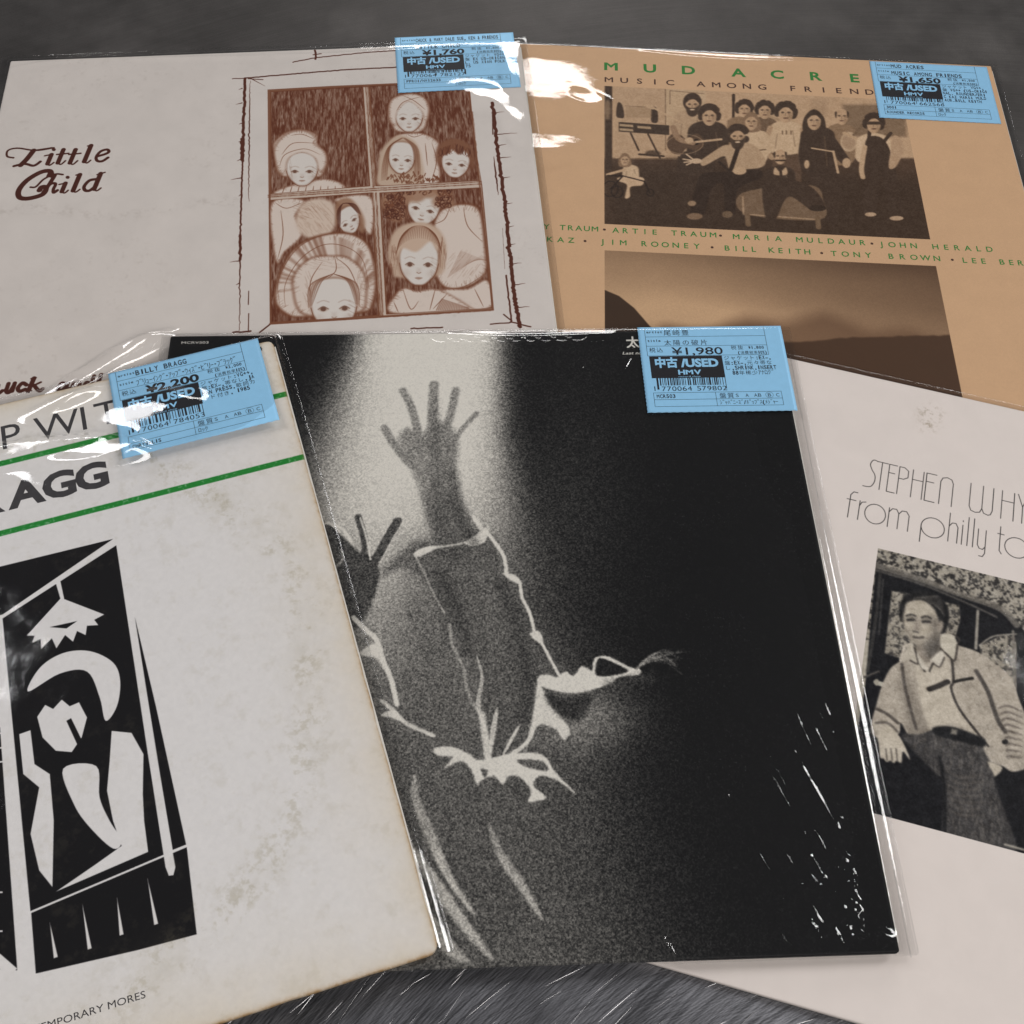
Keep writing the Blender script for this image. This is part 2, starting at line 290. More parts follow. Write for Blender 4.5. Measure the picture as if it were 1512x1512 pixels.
    cloth([(905, 1300), (1030, 1290), (1120, 1250), (1140, 1370), (900, 1400)], [[(1060, 1290), (1100, 1370)]])
    T = head(832, 925, 76, 82, .22, 0)
    for cx_, cy_, r_ in ((690, 905, 48), (712, 955, 40), (745, 880, 40), (925, 870, 38), (900, 900, 30), (945, 905, 26), (800, 858, 50), (860, 850, 40)): p.fill(ell(cx_, cy_, r_, r_ * .9), (158, 120, 96), .9, soft=2)
    for i in range(190):
        t = RNG.random(); x, y = ((660 + 85 * RNG.random(), 870 + 110 * RNG.random()) if t < .55 else (890 + 65 * RNG.random(), 845 + 75 * RNG.random()) if t < .85 else (700 + 230 * RNG.random(), 845 + 20 * RNG.random()))
        r = RNG.uniform(6, 11); a = RNG.uniform(0, 6); p.line([(x + r * math.cos(a + k), y + r * math.sin(a + k)) for k in (0, 1.2, 2.4, 3.6)], .7, INK if i % 3 else PEN, .7, smooth=True, soft=.3)
    cloth([(690, 1400), (700, 1320), (745, 1285), (800, 1300), (880, 1290), (940, 1310), (1040, 1370), (1060, 1400)], [[(740, 1290), (775, 1380), (810, 1345)], [(885, 1290), (860, 1385)], [(935, 1315), (875, 1380)], [(700, 1350), (720, 1395)]])
    for i in range(20): p.line([(890 + 8 * i, 1385), (915 + 6 * i, 1335 + 2 * i)], .6, PEN, .6, soft=.4)
    p.fill([(672, 1140), (690, 1050), (740, 1005), (820, 992), (890, 1015), (930, 1080), (930, 1160), (900, 1230), (720, 1240), (690, 1200)], (190, 164, 144), 1, soft=1.6, smooth=True)
    T = head(812, 1165, 92, 112, .02)
    p.fill([(690, 1130), (700, 1060), (760, 1010), (830, 1000), (900, 1040), (915, 1110), (890, 1115), (860, 1080), (800, 1125), (740, 1110), (712, 1160), (696, 1190)], (196, 170, 150), 1, soft=1.4, smooth=True)
    hatch(700, 1160, 22, 60, 40, 1.5, .6); hatch(915, 1130, 20, 70, 40, 1.6, .6); hatch(1010, 1180, 70, 60, 50, -.9, .35); hatch(812, 1285, 60, 14, 20, .1, .5)
    for i in range(34):
        a = 3.25 + 2.9 * i / 33; p.line([(812 + 46 * math.cos(a), 1032 + 26 * math.sin(a)), (812 + 86 * math.cos(a), 1082 + 62 * math.sin(a)), (812 + 104 * math.cos(a), 1130 + 88 * math.sin(a) + 22)], .5, PEN, .6, smooth=True, soft=.35, taper=1)
    p.clip = None
    # title with swashes, drawn with a broad pen
    p.M = (H['LC'], 0, 0, 3.024); D = (72, 36, 28)
    def L(pts, w_=1.7, t=0): p.line(pts, w_ * 1.22, D, 1, smooth=len(pts) > 2, taper=t)
    L([(60, 705), (32, 698), (36, 672), (80, 662), (160, 672), (240, 660)], 1.0); L([(150, 672), (120, 710), (92, 738)], 2.6); L([(62, 742), (110, 732), (150, 740), (180, 722)], 1.5); L([(232, 660), (180, 668), (150, 672)], 1.0)
    def stem(x, y0, y1, w_=2.2, sl=.42): L([(x + (y1 - y0) * sl, y0), (x, y1)], w_)
    stem(212, 690, 732); L([(200, 696), (228, 690)], .9); L([(212, 732), (222, 738), (240, 726)], .9); p.fill(ell(240, 668, 9, 7), D)
    for x in (258, 312): stem(x, 668, 728); L([(x - 4, 690), (x + 48, 685)], 1.0); L([(x, 728), (x + 14, 734), (x + 34, 718)], .9)
    stem(376, 650, 722, 2.3); L([(392, 652), (412, 648)], .9); L([(376, 722), (388, 728), (404, 716)], .9)
    L([(436, 698), (470, 688), (486, 678), (478, 668), (450, 676), (430, 700), (434, 718), (456, 720), (482, 704)], 1.5)
    L([(230, 785), (222, 764), (180, 770), (120, 806), (84, 850), (88, 882), (130, 886), (190, 868), (206, 838), (186, 836), (176, 850)], 2.6); L([(220, 768), (210, 790)], 1.0)
    L([(136, 836), (160, 834), (196, 800), (246, 778), (280, 780)], 1.1); L([(244, 784), (218, 826), (192, 862)], 2.0); L([(206, 838), (230, 820), (248, 822), (238, 846), (240, 860), (256, 850)], 1.6)
    stem(276, 818, 856); L([(264, 824), (292, 818)], .9); L([(276, 856), (288, 862), (304, 850)], .9); p.fill(ell(302, 792, 9, 7), D)
    stem(326, 780, 852, 2.3); L([(340, 782), (362, 776)], .9); L([(326, 852), (338, 858), (356, 846)], .9)
    L([(436, 800), (400, 806), (376, 832), (380, 850), (402, 850), (432, 826)], 1.7); stem(420, 775, 845, 2.3); L([(434, 780), (468, 770)], .9); L([(418, 845), (432, 852), (450, 840)], .9)
    # line of names, partly under the next record
    p.M = (H['LC'], 0, 450, 3.024)
    L([(-40, 330), (-30, 375), (0, 392), (30, 372)], 1.0); L([(-8, 360), (-16, 392), (-6, 396), (10, 384)], 1.7)
    L([(38, 352), (28, 386), (42, 390), (62, 360)], 1.8); L([(66, 350), (54, 386)], 1.8); L([(118, 358), (100, 350), (80, 372), (88, 386), (112, 378)], 1.8)
    L([(152, 328), (126, 386)], 2.0); L([(140, 330), (160, 326)], .9); L([(142, 364), (182, 346)], 1.0); L([(152, 360), (174, 384), (190, 376)], 1.7); L([(118, 388), (138, 384)], .9)
    L([(300, 356), (276, 350), (260, 372), (270, 384), (292, 368), (304, 350)], 1.6); L([(300, 358), (292, 380), (308, 374)], 1.7); L([(330, 350), (318, 380)], 1.7); L([(326, 360), (350, 346), (356, 354), (346, 378)], 1.6)
    L([(404, 352), (386, 346), (374, 366), (384, 374), (402, 358)], 1.5); L([(420, 318), (400, 374)], 1.7); L([(452, 312), (440, 350), (456, 348)], 1.8)
    # age: faint scuffs
    p.M = None; sp = np.clip((fbm(n, n, 16, 77, 5, .75) - .60) * 6, 0, 1) * np.clip((fbm(n, n, 200, 78, 2) - .42) * 3, 0, 1)
    x, y = p.grid(); band = np.exp(-((y - 180 - 4 * np.sin(x / 17)) / 4) ** 2) * (x < 145)
    a = np.clip(sp * .16 + band * np.clip((fbm(n, n, 14, 79, 4, .8) - .5) * 4, 0, 1) * .22, 0, 1)[..., None]
    p.im = p.im * (1 - a) + np.array((150, 138, 128), np.float32) / 255 * a
    return p.image('window drawing print')

# ---- tan jacket: sepia group photograph over a sepia landscape
def art_group():
    p = Print((204, 166, 130)); n = p.n; rnd = random.Random(3)
    x, y = p.grid(); DK = (70, 54, 43); MD = (118, 94, 72); LT = (190, 158, 126)
    grain = fbm(n, n, 2.2, 11, 2, .8) - .5
    rect = lambda u0, u1, v0, v1: ((x > u0) & (x < u1) & (y > v0) & (y < v1)).astype(np.float32)
    top = rect(68.2, 252.3, 157.9, 276.6); bot = rect(68.2, 252.7, -1, 137.5)
    p.clip = top; p.M = (H['MA'], 880, 80, 3.516)
    R = lambda a, b, c, d: [(a, b), (c, b), (c, d), (a, d)]
    p.fill(R(0, 100, 1900, 1040), (188, 155, 123)); p.fill(R(40, 540, 1900, 1100), (84, 64, 50), soft=1.5); p.fill([(40, 600), (500, 560), (1900, 640), (1900, 1100), (40, 960)], (64, 49, 38), .8, soft=12)
    p.fill(R(100, 180, 360, 540), (184, 152, 121), 1); p.fill([(360, 170), (570, 190), (570, 400), (360, 380)], (190, 160, 128), 1); p.line([(360, 180), (362, 500)], .5, MD); p.line([(384, 260), (384, 190), (560, 205)], .5, MD)
    p.fill(R(46, 150, 84, 600), (70, 54, 43), 1, soft=.5); p.fill(ell(60, 290, 16, 50), (150, 122, 96), .8, soft=1.5)
    p.fill([(105, 320), (110, 262), (122, 250), (138, 270), (146, 325), (125, 332)], DK, 1, smooth=True, soft=.4); p.fill([(288, 350), (286, 290), (300, 272), (318, 290), (320, 352)], DK, 1, smooth=True, soft=.4)
    p.fill(R(155, 272, 285, 330), (168, 138, 108), 1, soft=.5); p.line([(152, 268), (288, 276), (288, 332)], .4, MD)
    p.fill([(118, 352), (380, 370), (380, 420), (118, 402)], (70, 55, 44)); 
    for a in ((122, 362), (122, 384), (215, 372)): p.fill([(a[0], a[1]), (a[0] + 70, a[1] + 5), (a[0] + 72, a[1] + 18), (a[0], a[1] + 12)], (170, 142, 112), 1, soft=.3)
    p.line([(180, 410), (222, 500)], 1.1, DK); p.line([(270, 415), (335, 545)], 1.1, DK); p.line([(225, 520), (350, 530)], 1.6, DK); p.fill(ell(295, 515, 40, 16), DK, .8, soft=1); p.line([(180, 545), (440, 545)], .6, MD)
    p.fill(R(1280, 262, 1610, 430), (130, 105, 82), 1, soft=2); p.fill(R(1120, 235, 1200, 320), (160, 130, 102), .6, soft=3)
    p.line([(714, 210), (712, 400)], 1.6, DK); p.fill(R(706, 210, 722, 245), DK)
    tex = fbm(n, n, 7, 21, 4, .7)
    def shade(pts, col, a=1, soft=.5):
        p.fill(pts, col, a, soft=soft, smooth=True)
    def head(cx, cy, r, hair='short', beard=False, tone=(186, 152, 120)):
        if hair == 'curly':
            for i in range(22): a = rnd.uniform(2.6, 6.9); shade(ell(cx + r * 1.05 * math.cos(a), cy - r * .15 + r * .95 * math.sin(a), r * .36, r * .36, n=8), DK, .95)
        elif hair == 'long': shade([(cx - r * 1.2, cy + r * 1.5), (cx - r * 1.25, cy - r * .3), (cx, cy - r * 1.4), (cx + r * 1.25, cy - r * .3), (cx + r * 1.2, cy + r * 1.5)], DK)
        elif hair == 'fair': shade([(cx - r * 1.1, cy + r * 1.3), (cx - r * 1.15, cy - r * .3), (cx, cy - r * 1.3), (cx + r * 1.15, cy - r * .3), (cx + r * 1.1, cy + r * 1.3)], (134, 106, 82))
        elif hair == 'short': shade(ell(cx, cy - r * .3, r * 1.15, r * 1.15), DK)
        shade(ell(cx, cy + r * .1, r * .84, r * 1.08), tone, 1, .4)
        if hair != 'bald': shade([(cx - r * .85, cy - r * .2), (cx - r * .6, cy - r * 1.1), (cx, cy - r * 1.3), (cx + r * .7, cy - r), (cx + r * .85, cy - r * .2), (cx + r * .3, cy - r * .62), (cx - r * .3, cy - r * .6)], DK if hair != 'fair' else (134, 106, 82), 1, .4)
        else: shade([(cx - r * .9, cy + r * .1), (cx - r * .95, cy - r * .5), (cx - r * .7, cy - r * .6), (cx - r * .75, cy + r * .2)], DK); shade([(cx + r * .9, cy + r * .1), (cx + r * .95, cy - r * .5), (cx + r * .7, cy - r * .6), (cx + r * .75, cy + r * .2)], DK)
        for s_ in (-1, 1): p.fill(ell(cx + s_ * r * .36, cy - r * .05, r * .2, r * .11, n=10), DK, .85, soft=.4)
        p.line([(cx, cy), (cx - r * .05, cy + r * .35)], .4, MD, .8, soft=.4); shade([(cx + r * .3, cy), (cx + r * .8, cy), (cx + r * .6, cy + r * .9), (cx + r * .3, cy + r)], MD, .35, 1.2)
        if beard: shade([(cx - r * .85, cy + r * .1), (cx - r * .4, cy + r * .38), (cx + r * .4, cy + r * .38), (cx + r * .85, cy + r * .1), (cx + r * .6, cy + r * 1.15), (cx, cy + r * 1.5), (cx - r * .6, cy + r * 1.15)], DK, .95, .5)
        p.fill(ell(cx, cy + r * .62, r * .32, r * .1, n=10), (205, 176, 146) if beard else (112, 84, 66), 1, soft=.3)
    def torso(cx, cy, wd, bot_, col, lean=0):
        shade([(cx - wd * .2, cy), (cx - wd * .8, cy + wd * .22), (cx - wd, cy + wd * .7), (cx - wd * .85 + lean, bot_), (cx + wd * .85 + lean, bot_), (cx + wd, cy + wd * .7), (cx + wd * .8, cy + wd * .22), (cx + wd * .2, cy)], col, 1, .6)
        p.line([(cx - wd * .5, cy + wd * .8), (cx - wd * .62, bot_ - 20)], .5, MD, .6, soft=.6); p.line([(cx + wd * .4, cy + wd * .6), (cx + wd * .55, bot_ - 30)], .6, MD, .6, soft=.6)
    legs = lambda cx, y0, wd, y1, col=DK: (shade([(cx - wd, y0), (cx + wd, y0), (cx + wd * 1.1, y1), (cx + wd * .2, y1), (cx, y0 + 90), (cx - wd * .2, y1), (cx - wd * 1.1, y1)], col, 1, .6))
    # back row
    legs(520, 480, 80, 720); torso(490, 290, 90, 520, (178, 148, 118)); head(500, 262, 42, 'short', True)
    torso(740, 325, 60, 520, (140, 112, 86)); head(770, 285, 36, 'curly'); torso(870, 325, 70, 520, (112, 88, 68)); head(876, 292, 38, 'curly')
    p.line([(905, 325), (960, 345)], 2.2, (170, 140, 110)); 
    torso(1270, 360, 75, 560, (140, 112, 86)); head(1276, 322, 38, 'bald'); p.fill(ell(1312, 455, 44, 52), (188, 158, 128), 1, soft=.5); p.fill(ell(1312, 455, 34, 40), (170, 140, 112), 1, soft=.5); p.line([(1390, 360), (1330, 430)], 1.8, MD); p.line([(1290, 410), (1350, 440)], 2.6, (186, 154, 122), soft=.5)
    legs(990, 500, 62, 800, (96, 74, 58)); torso(985, 345, 88, 510, (198, 168, 136)); head(985, 305, 44, 'curly')
    p.line([(905, 380), (880, 470), (912, 540)], 3.2, (172, 140, 110), smooth=True, soft=.6); p.line([(1070, 390), (1085, 470), (1060, 520)], 3, (172, 140, 110), smooth=True, soft=.6)
    for k in (968, 988, 1012): p.line([(k, 398), (k, 416)], .8, MD)
    legs(1180, 560, 70, 860); torso(1150, 375, 90, 610, DK); shade([(1075, 400), (1050, 520), (1075, 590), (1110, 560), (1110, 430)], DK); shade([(1210, 400), (1300, 520), (1320, 560), (1290, 580), (1220, 500)], DK); head(1132, 345, 42, 'long')
    p.line([(1120, 488), (1230, 506)], 1.2, LT); p.line([(1232, 505), (1256, 615)], 1.6, LT); p.fill(ell(1300, 565, 22, 26), LT, 1, soft=.5); p.fill(ell(1094, 572, 14, 22), LT, 1, soft=.5)
    torso(815, 390, 75, 560, (200, 170, 138)); shade([(860, 400), (910, 440), (915, 500), (870, 530), (840, 490)], (196, 166, 134)); head(806, 350, 38, 'fair'); p.line([(840, 500), (880, 495)], 1, MD)
    # right: overalls
    torso(1440, 410, 90, 560, (204, 174, 142)); shade([(1405, 440), (1500, 450), (1560, 620), (1590, 830), (1530, 850), (1480, 640), (1450, 830), (1395, 820), (1395, 600)], DK, 1, .5); p.line([(1420, 400), (1415, 460)], 2.2, DK); p.line([(1530, 410), (1490, 460)], 2.2, DK)
    shade([(1550, 420), (1600, 480), (1560, 580), (1520, 590), (1530, 500)], (178, 146, 116)); p.line([(1395, 480), (1378, 590), (1385, 640)], 3, LT, smooth=True, soft=.6); head(1442, 362, 42, 'curly'); p.fill(R(1404, 350, 1482, 366), DK, .95, soft=.3); p.fill(ell(1425, 832, 30, 11), (180, 150, 122)); p.fill(ell(1560, 852, 36, 12), (180, 150, 122))
    # guitarist standing
    legs(520, 520, 80, 720); torso(580, 345, 105, 540, DK); head(588, 320, 44, 'curly', False)
    p.line([(270, 265), (330, 295), (430, 350)], 1.6, LT); p.line([(262, 268), (296, 280)], 2.6, LT)
    shade([(372, 440), (400, 412), (440, 420), (470, 440), (520, 412), (556, 440), (556, 480), (520, 500), (470, 490), (440, 520), (395, 512), (370, 480)], (92, 70, 54), 1, .4); p.line(ell(460, 468, 96, 50, -.05).tolist(), .5, LT, .6)
    p.fill(ell(520, 456, 16, 16), (46, 34, 28)); p.line([(520, 456), (650, 442)], 1.8, LT); p.line([(400, 380), (430, 440), (500, 460)], 4, (150, 120, 94), smooth=True, soft=.6); p.fill(ell(484, 448, 22, 16), LT, 1, soft=.4)
    # seated
    shade([(760, 720), (1110, 680), (1180, 760), (1160, 860), (780, 830)], (120, 96, 75)); p.line([(762, 740), (765, 830), (1160, 860)], 1.0, LT, .7, soft=.5); p.line([(785, 830), (790, 885)], 3, MD); p.line([(1150, 850), (1155, 900)], 3, MD)
    torso(955, 580, 80, 720, DK); shade([(880, 640), (1100, 680), (1190, 790), (1120, 810), (1000, 740), (930, 860), (880, 850)], DK); head(956, 530, 36, 'bald', False); shade([(930, 588), (956, 612), (985, 588), (990, 625), (925, 625)], LT); p.line([(956, 592), (962, 640)], 1.6, DK); p.line([(935, 552), (980, 552)], 1.4, DK); p.fill(ell(1150, 800, 45, 16), (60, 46, 36))
    shade([(690, 470), (650, 480), (560, 540), (540, 555), (560, 580), (660, 530), (680, 560), (700, 620), (760, 600), (850, 590), (880, 560), (850, 500), (790, 460)], (178, 148, 118), 1, .5)
    p.fill(ell(520, 555, 28, 14), (202, 172, 142), 1, soft=.4)
    for a, b in ((452, 545), (458, 562), (470, 575), (470, 520)): p.line([(515, 555), (a, b)], 1.1, (202, 172, 142))
    shade([(560, 620), (700, 610), (840, 600), (860, 640), (740, 700), (720, 830), (670, 830), (660, 680), (600, 700), (560, 830), (490, 830), (520, 680)], (58, 44, 35), 1, .6)
    p.line([(740, 480), (700, 600)], 2.6, (58, 44, 35)); p.line([(640, 560), (740, 650)], 2, (58, 44, 35)); p.fill(ell(745, 606, 36, 20), LT, 1, soft=.5); head(735, 428, 46, 'curly', True)
    p.fill(ell(512, 842, 42, 17), (128, 102, 80), 1, soft=.4); p.fill(ell(682, 832, 28, 18), (112, 90, 70), 1, soft=.4); p.fill(ell(498, 775, 22, 14), (150, 122, 96), 1, soft=.4)
    # toddler on a small tricycle
    torso(180, 575, 42, 650, (200, 170, 138)); head(150, 548, 26, 'fair'); shade([(120, 640), (240, 640), (240, 680), (180, 690), (176, 740), (150, 745), (160, 680), (120, 660)], (198, 166, 134)); p.line([(150, 600), (60, 625)], 2, LT)
    for cx, cy, r in ((75, 700, 40), (282, 720, 18), (110, 715, 30)): p.line(ell(cx, cy, r, r).tolist() + [(cx + r, cy)], .7, (48, 36, 30))
    p.line([(60, 630), (140, 632), (250, 660), (280, 720)], .9, (48, 36, 30)); p.line([(75, 700), (140, 632)], .9, (48, 36, 30))
    p.M = None
    p.photo(top, .22, .34, .20, 5)
    # landscape: evening sky over far ridges
    p.clip = bot; yy = np.clip((137.5 - y) / 110, 0, 1); lx = (x - 68) / 185
    glow = np.exp(-((x - 120) / 60) ** 2 - ((y - 78) / 34) ** 2)
    t = np.clip(.66 - .40 * np.clip((lx - .15), 0, 1) * (1 - yy) ** .6 + .25 * yy - .25 * (1 - yy) ** 3 * np.clip(lx + .3, 0, 1) + .5 * glow, 0, 1)
    t = np.clip(t + .14 * (fbm(n, n, 160, 31, 3, .5, (2.2, .6)) - .5) + .10 * grain, 0, 1)[..., None]
    sky = np.array((84, 62, 47), np.float32) / 255 * (1 - t) + np.array((198, 162, 126), np.float32) / 255 * t
    p.im = np.where(bot[..., None] > 0, sky, p.im)
    p.fill([(68, 40), (68, 108), (76, 104), (84, 96), (92, 84), (100, 74), (110, 66), (125, 60), (150, 56), (150, 0), (68, 0)], (64, 48, 37), 1, soft=.5)
    xs = np.linspace(100, 253, 50); rs = np.random.RandomState(5)
    p.fill([(a, 92 + 5 * math.sin(a / 22.) + 3 * math.sin(a / 7.) + rs.rand() * .8 - abs(a - 205) * .06) for a in xs] + [(253, 0), (100, 0)], (104, 77, 58), .75, soft=7)
    p.fill([(a, 80 + 10 * max(0, (a - 215) / 38) + 3 * math.sin(a / 15.) + rs.rand() * .8) for a in xs] + [(253, 0), (100, 0)], (78, 57, 43), 1, soft=1)
    p.clip = None
    p.im *= (1 + .03 * (fbm(n, n, 40, 4) - .5) + .05 * grain)[..., None]
    return p.image('group photograph print')

# ---- black jacket: an arm raised into a beam of light, coarse grain
def art_arm():
    p = Print((26, 26, 29), res=5.0); n = p.n; x, y = p.grid()
    Hi = np.linalg.inv(H['OZ']); q = np.stack([x, y, np.ones_like(x)], -1) @ Hi.T; X = q[..., 0] / q[..., 2]; Y = q[..., 1] / q[..., 2]
    ip = lambda v, a, b: np.interp(v, a, b)
    sg = lambda t: 1 / (1 + np.exp(-np.clip(t, -30, 30)))
    xl = ip(Y, [480, 560, 650, 720, 790, 860], [532, 508, 478, 455, 400, 300]); sl = ip(Y, [480, 600, 760, 900], [9, 20, 34, 60])
    xr = ip(Y, [480, 640, 760, 900, 1050, 1250, 1450], [740, 742, 756, 792, 866, 915, 960]); sr = ip(Y, [480, 640, 800, 1000, 1400], [9, 13, 22, 38, 54])
    lev = ip(Y, [480, 640, 700, 760, 820, 900, 1100, 1300, 1450], [1, 1, .98, .88, .60, .43, .38, .33, .36])
    T = .0 + lev * sg((X - xl) / sl) * sg((xr - X) / sr)
    T += .16 * np.exp(-((X - 840) / 90) ** 2 - ((Y - 760) / 200) ** 2) * sg((X - 740) / 20) * .7
    T += .25 * np.exp(-((X - 560) / 50) ** 2 - ((Y - 880) / 120) ** 2)
    T += .30 * np.exp(-((X - 875) / 70) ** 2 - ((Y - 1060) / 50) ** 2)
    T = T.astype(np.float32)
    c = Print((0, 0, 0), res=5.0); c.im[:] = T[..., None]; c.M = (H['OZ'], 0, 0, 1)
    g = lambda v: (v * 255,) * 3
    F = lambda pts, v, a=1, soft=1.2: c.fill(pts, g(v), a, soft=soft, smooth=True)
    S_ = lambda pts, w_, v=.98, a=1, soft=.35, taper=0: c.line(pts, w_, g(v), a, soft=soft, smooth=True, taper=taper)
    # raised arm and open hand
    F([(640, 800), (628, 760), (616, 715), (600, 680), (588, 650), (600, 632), (622, 640), (640, 625), (660, 626), (676, 645), (674, 690), (680, 730), (700, 770), (722, 790), (700, 830), (650, 820)], .50, .8, 2.2)
    for pts, w_ in (([(636, 660), (638, 620), (641, 568)], 4.6), ([(622, 662), (614, 625), (606, 598), (595, 577)], 3.7), ([(660, 630), (668, 600), (673, 576)], 3.8), ([(668, 654), (684, 632), (704, 610)], 2.2), ([(604, 684), (584, 660), (568, 632)], 3.6)):
        S_(pts, w_ * 1.05, .52, .8, 1.3)
    F([(636, 690), (640, 600), (648, 600), (655, 700), (650, 790), (630, 760)], .30, .45, 3); F([(650, 640), (672, 650), (668, 700), (650, 700)], .52, .5, 3)
    F([(598, 650), (612, 660), (640, 700), (626, 716)], .62, .4, 3); F([(655, 720), (690, 780), (680, 830), (640, 820)], .28, .6, 4)
    F([(560, 850), (612, 800), (650, 800), (720, 785), (745, 840), (775, 900), (800, 960), (830, 1000), (800, 1050), (760, 1100), (720, 1130), (690, 1060), (662, 960), (640, 880), (600, 840)], .33, .75, 3)
    F([(665, 860), (730, 830), (750, 900), (740, 980), (700, 980), (672, 920)], .40, .5, 6); F([(660, 950), (690, 930), (705, 1000), (715, 1080), (690, 1060)], .50, .5, 4)
    S_([(700, 764), (708, 776), (718, 790)], 2.2, .98, 1, .5, 0); F([(688, 800), (714, 782), (722, 776), (716, 800), (695, 806)], .97, 1, .5)
    F([(610, 818), (626, 808), (648, 806), (640, 812), (618, 822)], .98, 1, .4); S_([(646, 808), (690, 800), (716, 780)], 1.2, .9, .8)
    S_([(716, 782), (730, 800), (744, 822), (748, 846)], 1.8); F([(742, 846), (762, 850), (770, 862), (756, 858)], .98, 1, .4); S_([(768, 860), (771, 882), (782, 905), (790, 936)], 1.5); F([(782, 936), (796, 932), (802, 948), (794, 948)], .98, 1, .4); S_([(798, 946), (812, 972), (826, 998)], 1.3)
    S_([(614, 822), (628, 850), (642, 880), (656, 905)], .9, .8, .7); S_([(664, 922), (668, 952), (684, 985), (690, 1020), (706, 1052)], 1.3, .75, .75, .8)
    # second hand at the left
    for pts, w_ in (([(552, 832), (572, 795), (588, 768)], 4.2), ([(538, 822), (540, 800), (530, 762)], 3.4), ([(500, 820), (515, 812), (484, 780)], 5)): S_(pts, w_ + 1.2, .95, .9, .4); S_([(a - 1, b + 1.5) for a, b in pts], w_, .28, 1, .6)
    F([(480, 800), (500, 788), (530, 815), (552, 822), (560, 850), (545, 900), (520, 930), (495, 880)], .26, 1, 1.2); S_([(484, 772), (504, 780), (520, 800)], 1.4, .97); S_([(494, 838), (506, 826), (504, 812)], 1.2, .85, .7); S_([(547, 826), (540, 790), (532, 765)], .9)
    # sleeve and shoulder at the left edge
    S_([(522, 912), (540, 930), (556, 945), (566, 975), (578, 1005), (586, 1040)], 2.2); F([(530, 966), (552, 950), (562, 962), (568, 990), (556, 972)], .98, 1, .5); S_([(564, 1035), (582, 1050), (600, 1068), (640, 1086)], 1.8, .9)
    F([(562, 1056), (582, 1048), (596, 1066), (578, 1060)], .98, 1, .4)
    # chin thrown back: profile lit from above
    F([(822, 1000), (830, 994), (838, 992), (845, 998), (852, 992), (858, 984), (866, 986), (874, 990), (876, 976), (884, 969), (900, 970), (930, 985), (945, 988), (944, 996), (915, 1000), (900, 1010), (860, 1022), (830, 1022), (806, 1016), (794, 1008), (796, 998), (810, 996)], .98, 1, .45)
    F([(882, 976), (890, 972), (918, 984), (926, 992), (900, 998), (880, 996)], .06, 1, .5)
    F([(794, 1004), (800, 1014), (812, 1040), (832, 1064), (842, 1080), (832, 1092), (822, 1078), (800, 1070), (786, 1082), (776, 1110), (786, 1060)], .98, .97, .6)
    F([(806, 1026), (840, 1030), (872, 1026), (860, 1060), (838, 1062), (820, 1050)], .10, .8, 2)
    for i in range(26):
        a = RNG.uniform(0, 1); S_([(938 + 10 * a, 990 - 14 * a), (960 + 20 * a, 975 - 16 * a + RNG.uniform(-6, 6)), (985 + 30 * RNG.random(), 968 + 40 * RNG.random() - 10)], .5, .6, .5, .5, 2)
    # collar and folds
    S_([(720, 1122), (716, 1080), (706, 1040), (712, 1000), (704, 968)], 1.8, .9, .85, .6, 1); S_([(722, 1120), (728, 1080), (734, 1045)], 2.4, .95, .9, .6, 1); S_([(742, 1116), (756, 1090), (768, 1070)], 1.6, .95, .9, .5, 1); S_([(752, 1116), (778, 1096), (790, 1070)], 1.8, .97)
    F([(716, 1056), (726, 1120), (716, 1122), (708, 1060)], .95, .9, .7)
    F([(640, 1106), (664, 1102), (690, 1112), (706, 1122), (730, 1118), (760, 1112), (800, 1114), (820, 1140), (850, 1172), (822, 1152), (796, 1146), (788, 1160), (806, 1178), (780, 1184), (784, 1168), (768, 1148), (752, 1146), (742, 1158), (730, 1146), (712, 1152), (704, 1158), (696, 1136), (680, 1124), (656, 1134), (668, 1118), (648, 1116)], .98, 1, .5)
    F([(764, 1122), (800, 1124), (808, 1138), (776, 1132)], .2, .8, .5); F([(710, 1136), (720, 1138), (716, 1148)], .2, .8, .5)
    S_([(612, 1146), (614, 1180), (634, 1230), (660, 1290), (700, 1350)], 4.2, .92, .8, 1.2, 1); S_([(600, 1240), (640, 1300), (676, 1352), (724, 1414)], 5.0, .92, .75, 1.5, 1); S_([(722, 1218), (740, 1262), (772, 1310), (800, 1356)], 4.0, .9, .8, 1.3, 1); S_([(636, 1350), (660, 1396), (690, 1420)], 5, .9, .7, 1.6, 1)
    for pts, w_, v, al in (([(700, 830), (716, 880), (730, 960), (744, 1040)], 7, .42, .35), ([(650, 850), (676, 900), (690, 960)], 6, .18, .5), ([(740, 860), (760, 920), (780, 1000), (770, 1060)], 5, .18, .5), ([(690, 880), (720, 900), (745, 890)], 4, .40, .4), ([(668, 700), (680, 760), (700, 800)], 5, .20, .5), ([(612, 900), (640, 960), (660, 1040)], 9, .42, .35), ([(560, 1100), (600, 1160), (640, 1240)], 9, .42, .35), ([(900, 1010), (930, 1004), (960, 1000)], 4, .30, .5), ([(700, 1200), (760, 1260), (830, 1350)], 12, .36, .3)): S_(pts, w_, v, al, 4)
    c.photo(np.ones((n, n)), .2, 0, .22, 33)
    # printed coarse grain
    T = c.im[..., 0]; gr = fbm(n, n, 3.2, 91, 2, .9) - .5 + .35 * (np.random.RandomState(2).rand(n, n) - .5)
    v = T + gr * 1.15 * np.sqrt(np.clip(T * (1.02 - T), 0, 1)) * 1.1
    v = np.clip(v, 0, 1)[..., None]
    dk = np.array((15, 15, 16), np.float32) / 255; pw = np.array((238, 233, 223), np.float32) / 255
    p.im = dk * (1 - v) + pw * v
    # dust and small scuffs on the black
    d = np.clip((fbm(n, n, 4, 51, 3, .9) - .72) * 9, 0, 1) * np.clip((fbm(n, n, 90, 52, 2) - .35) * 3, 0, 1) * (T < .15); p.im += (d * .16)[..., None]
    p.M = None
